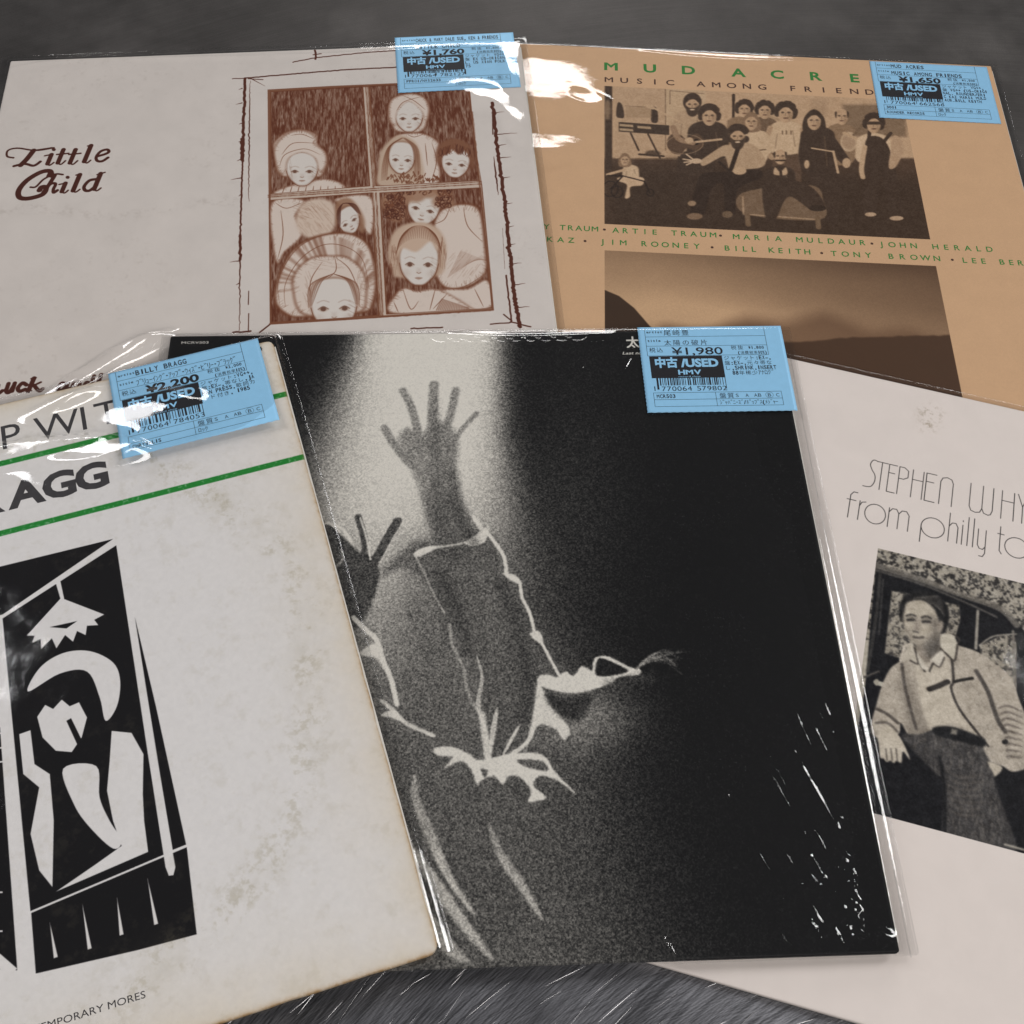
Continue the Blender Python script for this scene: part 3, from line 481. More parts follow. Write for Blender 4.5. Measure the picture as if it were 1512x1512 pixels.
    return p.image('raised arm print')

# ---- pale jacket: a young man in a light jacket before an old dark car
def art_car():
    p = Print((225, 215, 209)); n = p.n; x, y = p.grid(); p.im *= (1 + .03 * (fbm(n, n, 50, 14) - .5))[..., None]
    p.M = (H['SW'], 1230, 640, 2.3625); LTc = (182, 172, 158); BK = (24, 24, 27)
    m = ((x > 74.2) & (x < 240) & (y > 83.5) & (y < 211.9)).astype(np.float32); p.clip = m
    R = lambda a, b, c, d: [(a, b), (c, b), (c, d), (a, d)]
    g1 = fbm(n, n, 7, 61, 3, .85); fol = (np.clip((g1 - .47) * 7, 0, 1) * .85 + .08)
    F = lambda pts, col, a=1, soft=.5: p.fill(pts, col, a, soft=soft, smooth=True)
    L = lambda pts, w_, col, a=1, soft=.4, taper=0: p.line(pts, w_, col, a, soft=soft, smooth=True, taper=taper)
    p.fill(R(0, 300, 900, 1600), (178, 170, 156))
    p.tex = fol; p.fill(R(100, 400, 900, 720), (40, 38, 38)); p.tex = None
    car = [(150, 455), (280, 500), (430, 560), (560, 600), (640, 650), (700, 740), (760, 1500), (0, 1500), (110, 900)]
    p.fill(car, BK); L([(152, 462), (300, 508), (440, 560), (580, 610), (640, 668)], 3.2, (120, 114, 106), .8, .8); L([(152, 478), (300, 524), (440, 580), (570, 640)], 1.2, (90, 86, 82), .8)
    # windows with foliage reflections
    for q in ([(205, 550), (250, 556), (440, 600), (444, 650), (400, 800), (330, 820), (180, 766)], [(510, 740), (600, 700), (640, 716), (640, 890), (520, 780)]):
        p.fill(q, (168, 160, 146), 1, soft=.4, smooth=False); p.tex = fol; p.fill(q, (44, 42, 42), .9); p.tex = None
    L([(505, 620), (498, 750)], 1.4, (150, 144, 134)); L([(510, 740), (560, 708), (640, 700)], .8, (140, 134, 124)); L([(628, 690), (636, 890)], 1.2, (120, 114, 106)); L([(150, 868), (184, 880)], 2.2, (190, 184, 170)); p.fill(ell(152, 868, 8, 12), (170, 164, 150))
    L([(165, 480), (150, 640), (120, 830)], 1.5, (64, 62, 60), .8); L([(110, 850), (160, 830)], 1, (80, 76, 72)); L([(175, 510), (160, 700)], .8, (80, 78, 76), .7)
    # head, turned a little to the left, hair combed back
    F([(236, 650), (232, 600), (262, 566), (320, 556), (376, 574), (404, 620), (398, 676), (380, 700), (352, 640), (250, 630)], (26, 25, 27), 1, .8)
    F([(246, 632), (247, 596), (286, 578), (344, 592), (368, 640), (372, 690), (352, 722), (326, 744), (300, 746), (266, 716), (249, 680)], (186, 176, 160), 1, 1.0)
    F([(238, 600), (252, 566), (300, 548), (360, 562), (394, 610), (394, 672), (374, 670), (364, 636), (350, 610), (318, 584), (286, 580), (256, 592), (247, 622)], (32, 31, 32), 1, 1.0)
    for k in range(9): L([(262 + 9 * k, 588 - 2 * k), (300 + 9 * k, 572), (372 + 2 * k, 610 + 4 * k)], .8, (84, 80, 76), .5, .8, 1)
    F([(340, 640), (372, 660), (370, 700), (330, 744), (306, 742), (330, 716), (344, 690)], (104, 97, 90), .75, 3); F(ell(374, 674, 10, 20, .2), (150, 140, 128), 1, .8); F([(252, 690), (270, 716), (300, 744), (286, 716), (262, 680)], (130, 122, 112), .6, 2)
    for ex in (272, 325): dy = (ex - 268) * .12; F([(ex - 15, 642 + dy), (ex, 634 + dy), (ex + 15, 642 + dy), (ex + 12, 656 + dy), (ex - 11, 656 + dy)], (96, 90, 84), .6, 1.4); L([(ex - 16, 636 + dy), (ex, 631 + dy), (ex + 16, 637 + dy)], .9, (56, 53, 52), .85, .7); L([(ex - 12, 650 + dy), (ex + 12, 650 + dy)], 1.1, (44, 42, 42), .9, .7)
    F([(290, 644), (300, 650), (302, 690), (284, 690), (280, 680)], (140, 130, 120), .8, 1.6); L([(280, 690), (296, 694)], .9, (70, 66, 62), .8, .7); L([(282, 710), (298, 713), (314, 711)], 1.2, (72, 66, 62), .9, .9); F([(286, 722), (300, 726), (312, 720)], (150, 140, 128), .7, 1.2)
    F([(290, 742), (330, 744), (372, 700), (378, 760), (350, 800), (310, 790), (284, 770)], (150, 140, 128), 1, 1.0); F([(322, 746), (372, 705), (376, 756), (340, 784)], (76, 72, 68), .8, 3)
    # jacket, shirt
    jk = [(236, 790), (270, 732), (290, 760), (330, 800), (378, 760), (376, 706), (412, 700), (430, 735), (500, 760), (560, 800), (620, 850), (650, 930), (690, 1040), (690, 1150), (630, 1180), (590, 1160), (520, 1130), (524, 1080), (500, 1060), (420, 1040), (380, 1030), (330, 1040), (300, 1060), (262, 1050), (236, 1010), (226, 1050), (150, 1060), (132, 1020), (150, 950), (170, 880), (200, 820)]
    F(jk, LTc, 1, .5)
    tex = fbm(n, n, 16, 63, 4, .7, (1, 1)); p.tex = np.clip((tex - .48) * 4, 0, 1); F(jk, (120, 112, 102), .34, .8); p.tex = None
    F([(240, 800), (262, 850), (300, 940), (330, 1040), (300, 1060), (262, 1040), (244, 940), (236, 860)], (120, 112, 102), .6, 2.5); L([(240, 805), (250, 880), (270, 960), (290, 1030)], 1.4, (70, 64, 60), .8)
    F([(284, 770), (310, 830), (350, 800), (392, 760), (412, 860), (440, 960), (500, 1050), (420, 1010), (340, 1030), (300, 900)], (196, 186, 170), .9, .8); L([(412, 760), (420, 860), (412, 890), (440, 960), (500, 1040), (540, 1090)], 1.2, (50, 46, 44), .9); L([(278, 748), (300, 800), (320, 830)], 1.0, (60, 56, 52), .9); L([(376, 770), (350, 800), (336, 830)], .9, (60, 56, 52), .9)
    L([(336, 892), (360, 884), (400, 866)], 2.4, (54, 50, 48)); L([(424, 866), (450, 860), (486, 854)], 1.4, (40, 38, 36)); L([(500, 830), (540, 900), (560, 960), (580, 1010), (600, 1040)], 2.0, (54, 50, 48), .8, .8); L([(150, 960), (190, 980), (226, 1010)], 1.5, (70, 64, 60), .8); L([(150, 1010), (190, 1010), (224, 1040)], 1.2, (80, 74, 70), .7)
    for a in range(9): L([(575 + 5 * a, 960 + 22 * a), (610, 950 + 22 * a), (660, 972 + 20 * a)], 1.1, (90, 82, 76), .7, .7, 1)
    p.fill(ell(600, 1076, 11, 9), (36, 34, 34)); p.line([(236, 792), (250, 742), (270, 736)], 1.4, (190, 180, 166)); L([(430, 738), (440, 720), (415, 700), (380, 706)], .9, (70, 64, 60), .8)
    F([(376, 706), (412, 700), (434, 736), (424, 790), (398, 770), (378, 750)], (196, 188, 172), 1, .6); L([(376, 752), (398, 772), (424, 792), (434, 738)], 1.0, (70, 64, 60), .9)
    F([(268, 734), (284, 746), (296, 800), (270, 790), (238, 790)], (194, 185, 170), 1, .6); L([(284, 748), (296, 802), (270, 792)], .9, (70, 64, 60), .9)
    F([(340, 790), (378, 758), (388, 780), (372, 812), (352, 800)], (206, 198, 184), 1, .6); F([(292, 770), (316, 800), (330, 822), (308, 818)], (206, 198, 184), 1, .6); L([(352, 804), (372, 814), (388, 782)], .8, (80, 74, 70), .8)
    # hand, belt, trousers
    F([(360, 1040), (520, 1060), (524, 1100), (560, 1170), (570, 1240), (640, 1500), (400, 1500), (385, 1230), (350, 1180), (240, 1060), (300, 1050)], (62, 60, 60), 1, .8); p.tex = np.clip((fbm(n, n, 6, 64, 4, .8, (.6, 2.2)) - .45) * 4, 0, 1); F([(300, 1050), (520, 1070), (570, 1240), (600, 1420), (400, 1420), (390, 1230), (260, 1070)], (120, 114, 108), .6, 2); p.tex = None
    F([(350, 1026), (420, 1024), (520, 1064), (524, 1092), (440, 1074), (360, 1052)], (26, 26, 28), 1, .8); p.fill([(414, 1030), (434, 1034), (430, 1052), (410, 1048)], (128, 122, 112), .9, soft=.6)
    for i in range(7): L([(400, 1180 + 22 * i), (450, 1200 + 22 * i), (520, 1190 + 24 * i)], 1.2, (104, 98, 92), .5, 1.2, 1)
    L([(372, 1130), (388, 1240), (390, 1450)], 1.6, (26, 26, 28), .9, .8)
    F([(156, 1050), (190, 1020), (226, 1050), (250, 1090), (268, 1138), (244, 1110), (238, 1148), (222, 1142), (212, 1150), (200, 1142), (186, 1146), (176, 1134), (164, 1130), (160, 1090)], (196, 186, 170), 1, .5)
    for a in (186, 204, 222): L([(a - 2, 1100), (a + 2, 1140)], .6, (90, 84, 78), .9)
    F([(540, 1145), (590, 1165), (566, 1196), (556, 1180)], (186, 176, 160), 1, .5); L([(600, 1434), (700, 1462)], .9, (190, 182, 168), .8); L([(95, 1040), (100, 1160), (140, 1220)], 1.5, (60, 58, 58), .6, 1.4)
    p.clip = None
    p.photo(m, .24, .30, .34, 15)
    # thin single-line lettering
    D = (44, 42, 42)
    def W(pts, sm=False): p.line([(float(np.interp(q[0], KM[0], KM[1])), q[1]) for q in pts], .36, D, 1, smooth=sm)
    M0 = p.M
    p.M = None
    b, t, mid = 245.2, 261.6, 254.6    # baseline, cap line
    KX = [62, 67.6, 70.4, 76.8, 79.2, 83.6, 86, 90.8, 94.2, 99.2, 104, 108.4, 110.6, 116.4, 128, 139.6, 143.6, 148.6, 151.4, 155.8, 158]; KY = [63, 68.6, 68.2, 73.8, 74.4, 78.2, 79.4, 83.8, 86, 91.2, 92.6, 97.4, 99.6, 105.6, 114, 125, 129.2, 135, 136.8, 141.4, 143.6]
    K2 = [56.4, 61.6, 65, 69, 69.2, 81.6, 84.6, 96.6, 104.6, 117, 120, 126, 129.4, 132.2, 135, 138, 143.6, 150.4, 154.4, 155.2, 167.6]; K3 = [56.6, 61.2, 62.8, 65.6, 65.7, 75.6, 77, 86.6, 92.6, 103.6, 105.6, 109.8, 112, 114.6, 117.2, 119.4, 123, 128.4, 131.4, 132, 143]
    KM = [KX, KY]
    def S(u): W([(u + 5.6, t), (u + 3.4, t + .2), (u + 2.2, t - 2.6), (u + 3.2, t - 5.6), (u + 5.0, t - 8.6), (u + 5.2, b + 4), (u + 3.6, b + .6), (u, b)], True)
    def Tt(u): W([(u + .1, t), (u + 6.4, t)]); W([(u + 3.0, t), (u + 3.0, b)])
    def E(u): W([(u, t), (u, b), (u + 4.4, b)]); W([(u, t), (u + 4.4, t)]); W([(u, mid + 2), (u + 3.4, mid + 2)])
    def Pp(u): W([(u, b), (u, t), (u + 2.6, t), (u + 4.8, t - 1.6), (u + 4.8, mid + 1.4), (u + 2.6, mid), (u, mid)])
    def Hh(u, w_=5): W([(u, b), (u, t)]); W([(u + w_, b), (u + w_, t)]); W([(u, mid + 1.2), (u + w_, mid + 1.2)])
    def Nn(u): W([(u, b), (u, t - 3), (u + .8, t - .8), (u + 2.9, t), (u + 5, t - .8), (u + 5.8, t - 3), (u + 5.8, b)])
    def Ww(u): W([(u, t), (u, b + 3), (u + 1, b + .6), (u + 3.2, b), (u + 5.4, b + .6), (u + 6.4, b + 3), (u + 6.4, t)]); W([(u + 6.4, b + 3), (u + 7.4, b + .6), (u + 9.6, b), (u + 10.8, b + .6), (u + 11.6, b + 3), (u + 11.6, t)])
    S(62); Tt(70.4); E(79.2); Pp(86); Hh(94.2); E(104); Nn(110.6); Ww(128); Hh(143.6); W([(151.4, t), (153.6, mid), (155.8, t)]); W([(153.6, mid), (153.6, b)]); Nn(158); 
    b2, x2, t2 = 225.2, 236.2, 240.4; KM[:] = [K2, K3]
    W([(58, b2), (58, t2 - 2), (59.4, t2), (61.6, t2)]); W([(56.4, x2 - .6), (61.2, x2 - .6)]); W([(65, b2), (65, x2)]); W([(65, x2 - 3), (66.4, x2 - .6), (69, x2)]); W([(q[0], q[1]) for q in ell(75.4, b2 + 5.4, 6.2, 5.6)] + [(81.6, b2 + 5.4)])
    W([(84.6, b2), (84.6, x2)]); W([(84.6, x2 - 2.4), (86.4, x2 - .2), (88.8, x2), (90.4, x2 - 2.2), (90.4, b2)]); W([(90.4, x2 - 2.4), (92.2, x2 - .2), (94.8, x2), (96.6, x2 - 2.2), (96.6, b2)])
    W([(104.6, b2 - 4), (104.6, x2 - 5)]); W([(q[0], q[1]) for q in ell(110.8, b2 + 5.4, 6.2, 5.6)] + [(117, b2 + 5.4)]); W([(120, b2), (120, t2 + 1)]); W([(120, x2 - 2.4), (122, x2 - .2), (124.4, x2), (126, x2 - 2.2), (126, b2)])
    W([(129.4, b2), (129.4, x2)]); W([(129.4, x2 + 2), (129.4, x2 + 2.6)]); W([(132.2, b2), (132.2, t2 + 1)]); W([(135, b2), (135, t2 + 1)]); W([(138, x2), (138, b2 + 2), (139.4, b2 + .2), (142, b2), (143.6, b2 + 1.6)]); W([(143.6, x2), (143.6, b2 - 2), (142.2, b2 - 4), (139.6, b2 - 4)])
    W([(152, t2), (152, b2 + 1.6), (153.4, b2)]); W([(150.4, x2), (154.4, x2)]); W([(q[0], q[1]) for q in ell(161.4, b2 + 5.4, 6.2, 5.6)] + [(167.6, b2 + 5.4)])
    # small stain near the top edge and at the lower left
    for (sx, sy, r) in ((91, 298, 6), (90, 290, 4), (42, 22, 7), (46, 30, 5)):
        s = np.clip((fbm(n, n, 9, int(sx), 4, .85) - .52) * 5, 0, 1) * np.exp(-((x - sx) / r) ** 2 - ((y - sy) / r) ** 2) * .5
        p.im = p.im * (1 - s[..., None]) + np.array((128, 112, 88), np.float32) / 255 * s[..., None]
    return p.image('man and car print')

# ---- worn white jacket: black cut-paper panel, green rules
def art_cut():
    p = Print((221, 218, 217)); n = p.n; x, y = p.grid()
    WH = (221, 218, 217); BK = (22, 21, 23); GR = (36, 128, 52)
    ink = np.clip(1.1 - .5 * np.clip((fbm(n, n, 6, 17, 3, .8) - .55) * 4, 0, 1), 0, 1)
    p.tex = ink
    R = lambda a, b, c, d: [(a, b), (c, b), (c, d), (a, d)]
    p.fill(R(-1, 276.2, 315, 279.4), GR); p.fill(R(-1, 236.8, 315, 239.9), GR)
    p.tex = None
    p.M = (H['BB'], 0, 770, 2.0375)
    F = lambda pts, col=WH, sm=False: p.fill(pts, col, 1, smooth=sm)
    # black panels (own abstract design: hanging lamp, seated paper figure, floor boards)
    F([(-260, 200), (340, 53), (8, 280), (-260, 330)], BK)
    F([(8, 292), (350, 72), (436, 640), (494, 1002), (92, 1174)], BK); F([(406, 288), (470, 560), (560, 972), (520, 988), (470, 690)], BK)
    F([(94, 1178), (562, 980), (592, 1242), (420, 1288), (108, 1360)], BK); F([(-200, 640), (0, 620), (52, 1350), (-60, 1345), (-200, 1290)], BK)
    for yy in (610, 640, 684, 726): F([(-60, yy), (12, yy - 6), (12, yy - 1), (-60, yy + 4)])
    for yy in (1115, 1232): F([(-60, yy), (8, yy - 2), (8, yy + 3), (-60, yy + 4)])
    F([(0, 1300), (52, 1345), (20, 1375), (-20, 1320)])
    # post at the right with rounded foot
    F([(400, 330), (412, 340), (470, 690), (512, 950), (528, 1040), (522, 1064), (508, 1066), (498, 1040), (476, 900), (436, 640)], WH)
    # lamp: cord and a plain cone shade with three rays
    F([(168, 186), (182, 180), (194, 236), (184, 240)]); F([(80, 344), (184, 230), (314, 280), (284, 296), (296, 312), (262, 314), (258, 342), (232, 330), (220, 362), (196, 342), (170, 382), (156, 352), (124, 384), (122, 354), (96, 366), (104, 344)])
    F([(150, 318), (232, 300), (200, 322)], BK)
    # a plain seated paper figure: cap, round head, leaf-shaped body pieces, stool
    F([(84, 512), (120, 440), (190, 396), (270, 390), (340, 424), (362, 480), (352, 556), (318, 600), (300, 530), (262, 452), (180, 458)], sm=True)
    F([(112, 588), (136, 552), (160, 564), (186, 536), (210, 556), (238, 544), (262, 590), (246, 650), (216, 694), (168, 690), (128, 650)]); F([(214, 592), (262, 690), (246, 700), (200, 600)], BK)
    F([(58, 640), (92, 628), (104, 730), (150, 760), (162, 900), (158, 1100), (118, 1050), (92, 940), (118, 800), (70, 760)], sm=False)
    F([(190, 744), (290, 736), (300, 830), (330, 900), (366, 960), (340, 984), (270, 920), (222, 850)], sm=True)
    F([(336, 630), (396, 636), (432, 700), (430, 820), (434, 900), (446, 994), (168, 1114), (290, 1030), (366, 976), (340, 900), (322, 810), (330, 720)])
    # floor line and nail-like cuts
    F([(92, 1172), (562, 974), (562, 979), (92, 1178)])
    for a, b_ in (((150, 1206), (168, 1312)), ((248, 1152), (270, 1286)), ((352, 1132), (366, 1244)), ((444, 1074), (470, 1212))): F([a, (b_[0] + 6, b_[1] - 2), (b_[0] - 6, b_[1] + 2)])
    p.M = None
    # ageing: foxing in an arc where the disc presses, yellowed rim
    r = np.hypot(x - 157, y - 150); arc = np.exp(-((r - 138 - 3 * np.sin(np.arctan2(y - 150, x - 157) * 7)) / 9) ** 2) * np.clip((x - 150) / 60, 0, 1)
    f1 = np.clip((fbm(n, n, 22, 41, 5, .8) - .52) * 6, 0, 1); a = (arc * f1 * .26 + arc * np.clip((fbm(n, n, 70, 48, 4, .7) - .45) * 3, 0, 1) * .14 + np.clip((fbm(n, n, 30, 43, 5, .75) - .58) * 5, 0, 1) * .10)[..., None]
    p.im = p.im * (1 - a) + np.array((150, 140, 112), np.float32) / 255 * a
    e = np.minimum(np.minimum(314 - x, 314 - y), y); ye = np.clip(np.exp(-e / 16) * .38 * (.5 + fbm(n, n, 60, 44)), 0, 1)[..., None]
    p.im = p.im * (1 - ye) + p.im * np.array((.95, .88, .74), np.float32) * ye
    bn = np.clip(np.exp(-e / .8) * (.1 + 1.1 * fbm(n, n, 12, 46, 4, .8)), 0, 1)[..., None]; p.im = p.im * (1 - bn) + np.array((150, 112, 66), np.float32) / 255 * bn
    p.im *= (1 + .04 * (fbm(n, n, 8, 47, 3) - .5))[..., None]
    return p.image('cut paper print')

# ------------------------------------------------------------------ materials
def jacket_mat(name, img, rough, bump=.12, spec=.09):
    m, nt, b = NT(name); t = nt.nodes.new('ShaderNodeTexImage'); t.image = img; t.interpolation = 'Cubic'; t.extension = 'EXTEND'
    uv = nt.nodes.new('ShaderNodeUVMap'); uv.uv_map = 'UVMap'; nt.links.new(uv.outputs[0], t.inputs[0]); nt.links.new(t.outputs[0], b.inputs['Base Color'])
    b.inputs['Roughness'].default_value = rough; b.inputs['Specular IOR Level'].default_value = spec
    tc = nt.nodes.new('ShaderNodeTexCoord'); nz = nt.nodes.new('ShaderNodeTexNoise'); nz.inputs['Scale'].default_value = 900; nz.inputs['Detail'].default_value = 4
    n2 = nt.nodes.new('ShaderNodeTexNoise'); n2.inputs['Scale'].default_value = 45; n2.inputs['Detail'].default_value = 3
    nt.links.new(tc.outputs['Object'], nz.inputs[0]); nt.links.new(tc.outputs['Object'], n2.inputs[0])
    ad = nt.nodes.new('ShaderNodeMath'); ad.operation = 'MULTIPLY_ADD'; ad.inputs[1].default_value = 4; nt.links.new(n2.outputs[0], ad.inputs[0]); nt.links.new(nz.outputs[0], ad.inputs[2])
    bp = nt.nodes.new('ShaderNodeBump'); bp.inputs['Strength'].default_value = bump; bp.inputs['Distance'].default_value = .0002
    nt.links.new(ad.outputs[0], bp.inputs['Height']); nt.links.new(bp.outputs[0], b.inputs['Normal'])
    return m
def film_mat(name, tint=.985, gain=1.5, rough=.12, noise=.14, haze=0.0, nscale=60):
    m = bpy.data.materials.new(name); m.use_nodes = True; nt = m.node_tree; nt.nodes.clear()
    out = nt.nodes.new('ShaderNodeOutputMaterial'); tr = nt.nodes.new('ShaderNodeBsdfTransparent'); tr.inputs[0].default_value = (tint, tint, tint, 1)
    gl = nt.nodes.new('ShaderNodeBsdfGlossy'); gl.distribution = 'BECKMANN'; gl.inputs['Roughness'].default_value = rough; gl.inputs[0].default_value = (1, 1, 1, 1)
    # two-sided Schlick reflectance of a thin sheet: both faces mirror alike
    fr = nt.nodes.new('ShaderNodeLayerWeight'); fr.inputs[0].default_value = .5; pw = nt.nodes.new('ShaderNodeMath'); pw.operation = 'POWER'; pw.inputs[1].default_value = 5
    mu = nt.nodes.new('ShaderNodeMath'); mu.operation = 'MULTIPLY_ADD'; mu.inputs[1].default_value = .9; mu.inputs[2].default_value = .05 * gain; mu.use_clamp = True
    tc = nt.nodes.new('ShaderNodeTexCoord'); nz = nt.nodes.new('ShaderNodeTexNoise'); nz.inputs['Scale'].default_value = nscale; nz.inputs['Detail'].default_value = 3
    bp = nt.nodes.new('ShaderNodeBump'); bp.inputs['Strength'].default_value = noise; bp.inputs['Distance'].default_value = .0015
    nt.links.new(tc.outputs['Object'], nz.inputs[0]); nt.links.new(nz.outputs[0], bp.inputs['Height']); nt.links.new(bp.outputs[0], gl.inputs['Normal']); nt.links.new(bp.outputs[0], fr.inputs['Normal'])
    mx = nt.nodes.new('ShaderNodeMixShader'); nt.links.new(fr.outputs['Facing'], pw.inputs[0]); nt.links.new(pw.outputs[0], mu.inputs[0]); nt.links.new(mu.outputs[0], mx.inputs[0]); nt.links.new(tr.outputs[0], mx.inputs[1]); nt.links.new(gl.outputs[0], mx.inputs[2])
    last = mx
    if haze:
        df = nt.nodes.new('ShaderNodeBsdfDiffuse'); df.inputs[0].default_value = (.8, .8, .82, 1); m2 = nt.nodes.new('ShaderNodeMixShader'); m2.inputs[0].default_value = haze
        nt.links.new(mx.outputs[0], m2.inputs[1]); nt.links.new(df.outputs[0], m2.inputs[2]); last = m2
    nt.links.new(last.outputs[0], out.inputs[0]); return m
def plain(name, col, rough=.5, spec=.3, noise=0):
    m, nt, b = NT(name); b.inputs['Base Color'].default_value = col; b.inputs['Roughness'].default_value = rough; b.inputs['Specular IOR Level'].default_value = spec
    tc = nt.nodes.new('ShaderNodeTexCoord'); nz = nt.nodes.new('ShaderNodeTexNoise'); nz.inputs['Scale'].default_value = 300; nz.inputs['Detail'].default_value = 4; nt.links.new(tc.outputs['Object'], nz.inputs[0])
    mx = nt.nodes.new('ShaderNodeMixRGB'); mx.blend_type = 'MULTIPLY'; mx.inputs[0].default_value = .12 + noise; mx.inputs[1].default_value = col; nt.links.new(nz.outputs[0], mx.inputs[2]); nt.links.new(mx.outputs[0], b.inputs['Base Color'])
    return m
FILM = film_mat('clear sleeve film'); FILM_BACK = film_mat('clear sleeve film back', .97, 1.2, .05, .2)
SHRINK = film_mat('thin shrink film', .99, 1.5, .08, .12, .0015, 120)
BLUE = plain('blue label paper', srgb(148, 204, 242), .45, .3); BLACKINK = plain('black label ink', srgb(26, 26, 32), .5)
DARKINK = plain('dark grey ink', srgb(66, 63, 66), .6, .3, .5); GREENINK = plain('green ink', srgb(44, 126, 52), .6); BROWNINK = plain('brown ink', srgb(74, 46, 34), .6); WHITEINK = plain('white ink', srgb(225, 222, 214), .6)
WHITEPAPER = plain('white inner sleeve paper', srgb(225, 222, 215), .8)
COLORMAPS = {}

# ------------------------------------------------------------------ the steel table top
def steel():
    m, nt, b = NT('scratched brushed steel'); N = nt.nodes; Lk = nt.links
    b.inputs['Metallic'].default_value = 1.0
    tc = N.new('ShaderNodeTexCoord'); sep = N.new('ShaderNodeSeparateXYZ'); Lk.new(tc.outputs['Object'], sep.inputs[0])
    def math_(op, a, b_=None, c=None):
        n = N.new('ShaderNodeMath'); n.operation = op
        for i, v in enumerate((a, b_, c)):
            if v is None: continue
            if isinstance(v, (int, float)): n.inputs[i].default_value = v
            else: Lk.new(v, n.inputs[i])
        return n.outputs[0]
    def noise(vec, scale, detail=3, rough=.6):
        n = N.new('ShaderNodeTexNoise'); n.inputs['Scale'].default_value = scale; n.inputs['Detail'].default_value = detail; n.inputs['Roughness'].default_value = rough; Lk.new(vec, n.inputs[0]); return n.outputs[0]
    def comb(a, b_, c=0.0):
        n = N.new('ShaderNodeCombineXYZ')
        for i, v in enumerate((a, b_, c)):
            if isinstance(v, (int, float)): n.inputs[i].default_value = v
            else: Lk.new(v, n.inputs[i])
        return n.outputs[0]
    def ramp(v, p0, p1, a=0., b_=1.):
        n = N.new('ShaderNodeMapRange'); n.inputs[1].default_value = p0; n.inputs[2].default_value = p1; n.inputs[3].default_value = a; n.inputs[4].default_value = b_; Lk.new(v, n.inputs[0]); return n.outputs[0]
    # circular sanding marks: two overlapping sweeps, fine across and long along the arc
    def sweep(cx, cy, fr, fa, seed):
        dx = math_('SUBTRACT', sep.outputs[0], cx); dy = math_('SUBTRACT', sep.outputs[1], cy)
        r = math_('SQRT', math_('ADD', math_('MULTIPLY', dx, dx), math_('MULTIPLY', dy, dy))); a = math_('ARCTAN2', dy, dx)
        wob = noise(tc.outputs['Object'], 14, 2)
        r = math_('MULTIPLY_ADD', wob, .0005, r)
        return comb(math_('MULTIPLY', r, fr), math_('MULTIPLY', a, fa), seed)
    s1 = sweep(.27, -.19, 1900, 7, 0.); s2 = sweep(.20, -.30, 3200, 14, 4.); s3 = sweep(.31, -.13, 1100, 4, 9.)
    n1 = noise(s1, 1, 0, .5); n2 = noise(s2, 1, 0, .5); n3 = noise(s3, 1, 0, .5)
    line = math_('ADD', math_('MULTIPLY', n1, .5), math_('ADD', math_('MULTIPLY', n2, .3), math_('MULTIPLY', n3, .35)))
    big = noise(tc.outputs['Object'], 9, 5, .6); med = noise(tc.outputs['Object'], 42, 5, .7); fine = noise(tc.outputs['Object'], 1200, 2, .6)
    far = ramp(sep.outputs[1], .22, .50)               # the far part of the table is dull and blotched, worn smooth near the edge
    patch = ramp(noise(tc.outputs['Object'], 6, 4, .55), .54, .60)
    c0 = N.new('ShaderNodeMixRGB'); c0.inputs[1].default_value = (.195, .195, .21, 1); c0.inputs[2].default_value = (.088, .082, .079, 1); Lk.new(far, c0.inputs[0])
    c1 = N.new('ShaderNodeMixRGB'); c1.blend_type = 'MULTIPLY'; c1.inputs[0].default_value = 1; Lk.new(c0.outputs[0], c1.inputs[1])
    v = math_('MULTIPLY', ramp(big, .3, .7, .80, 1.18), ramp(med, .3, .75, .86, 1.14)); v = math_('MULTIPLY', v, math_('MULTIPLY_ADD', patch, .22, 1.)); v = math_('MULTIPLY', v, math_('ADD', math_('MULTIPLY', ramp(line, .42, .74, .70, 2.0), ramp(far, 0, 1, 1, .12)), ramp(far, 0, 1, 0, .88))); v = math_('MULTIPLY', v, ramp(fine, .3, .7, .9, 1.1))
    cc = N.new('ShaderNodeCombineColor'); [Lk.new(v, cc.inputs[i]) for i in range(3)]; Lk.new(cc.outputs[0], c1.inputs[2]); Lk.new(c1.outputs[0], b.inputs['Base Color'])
    rg = math_('MULTIPLY_ADD', far, .14, .34); rg = math_('MULTIPLY_ADD', med, .14, rg); Lk.new(rg, b.inputs['Roughness'])
    bp = N.new('ShaderNodeBump'); bp.inputs['Distance'].default_value = .0004; Lk.new(ramp(far, 0, 1, .13, .04), bp.inputs['Strength'])
    Lk.new(line, bp.inputs['Height']); b2 = N.new('ShaderNodeBump'); b2.inputs['Strength'].default_value = .12; b2.inputs['Distance'].default_value = .0006; Lk.new(math_('ADD', med, math_('MULTIPLY', fine, .4)), b2.inputs['Height']); Lk.new(bp.outputs[0], b2.inputs['Normal']); Lk.new(b2.outputs[0], b.inputs['Normal'])
    return m
STEEL = steel()
def slab(name, x0, x1, y0, y1, z0, z1, mat):
    v = [(x0, y0, z0), (x1, y0, z0), (x1, y1, z0), (x0, y1, z0), (x0, y0, z1), (x1, y0, z1), (x1, y1, z1), (x0, y1, z1)]
    return mesh(name, v, [(3, 2, 1, 0), (4, 5, 6, 7), (0, 1, 5, 4), (1, 2, 6, 5), (2, 3, 7, 6), (3, 0, 4, 7)], mat)
tb = slab('steel_table_top', -1.1, 1.1, -.5, 1.25, -.03, 0, STEEL); tag(tb, kind='structure')
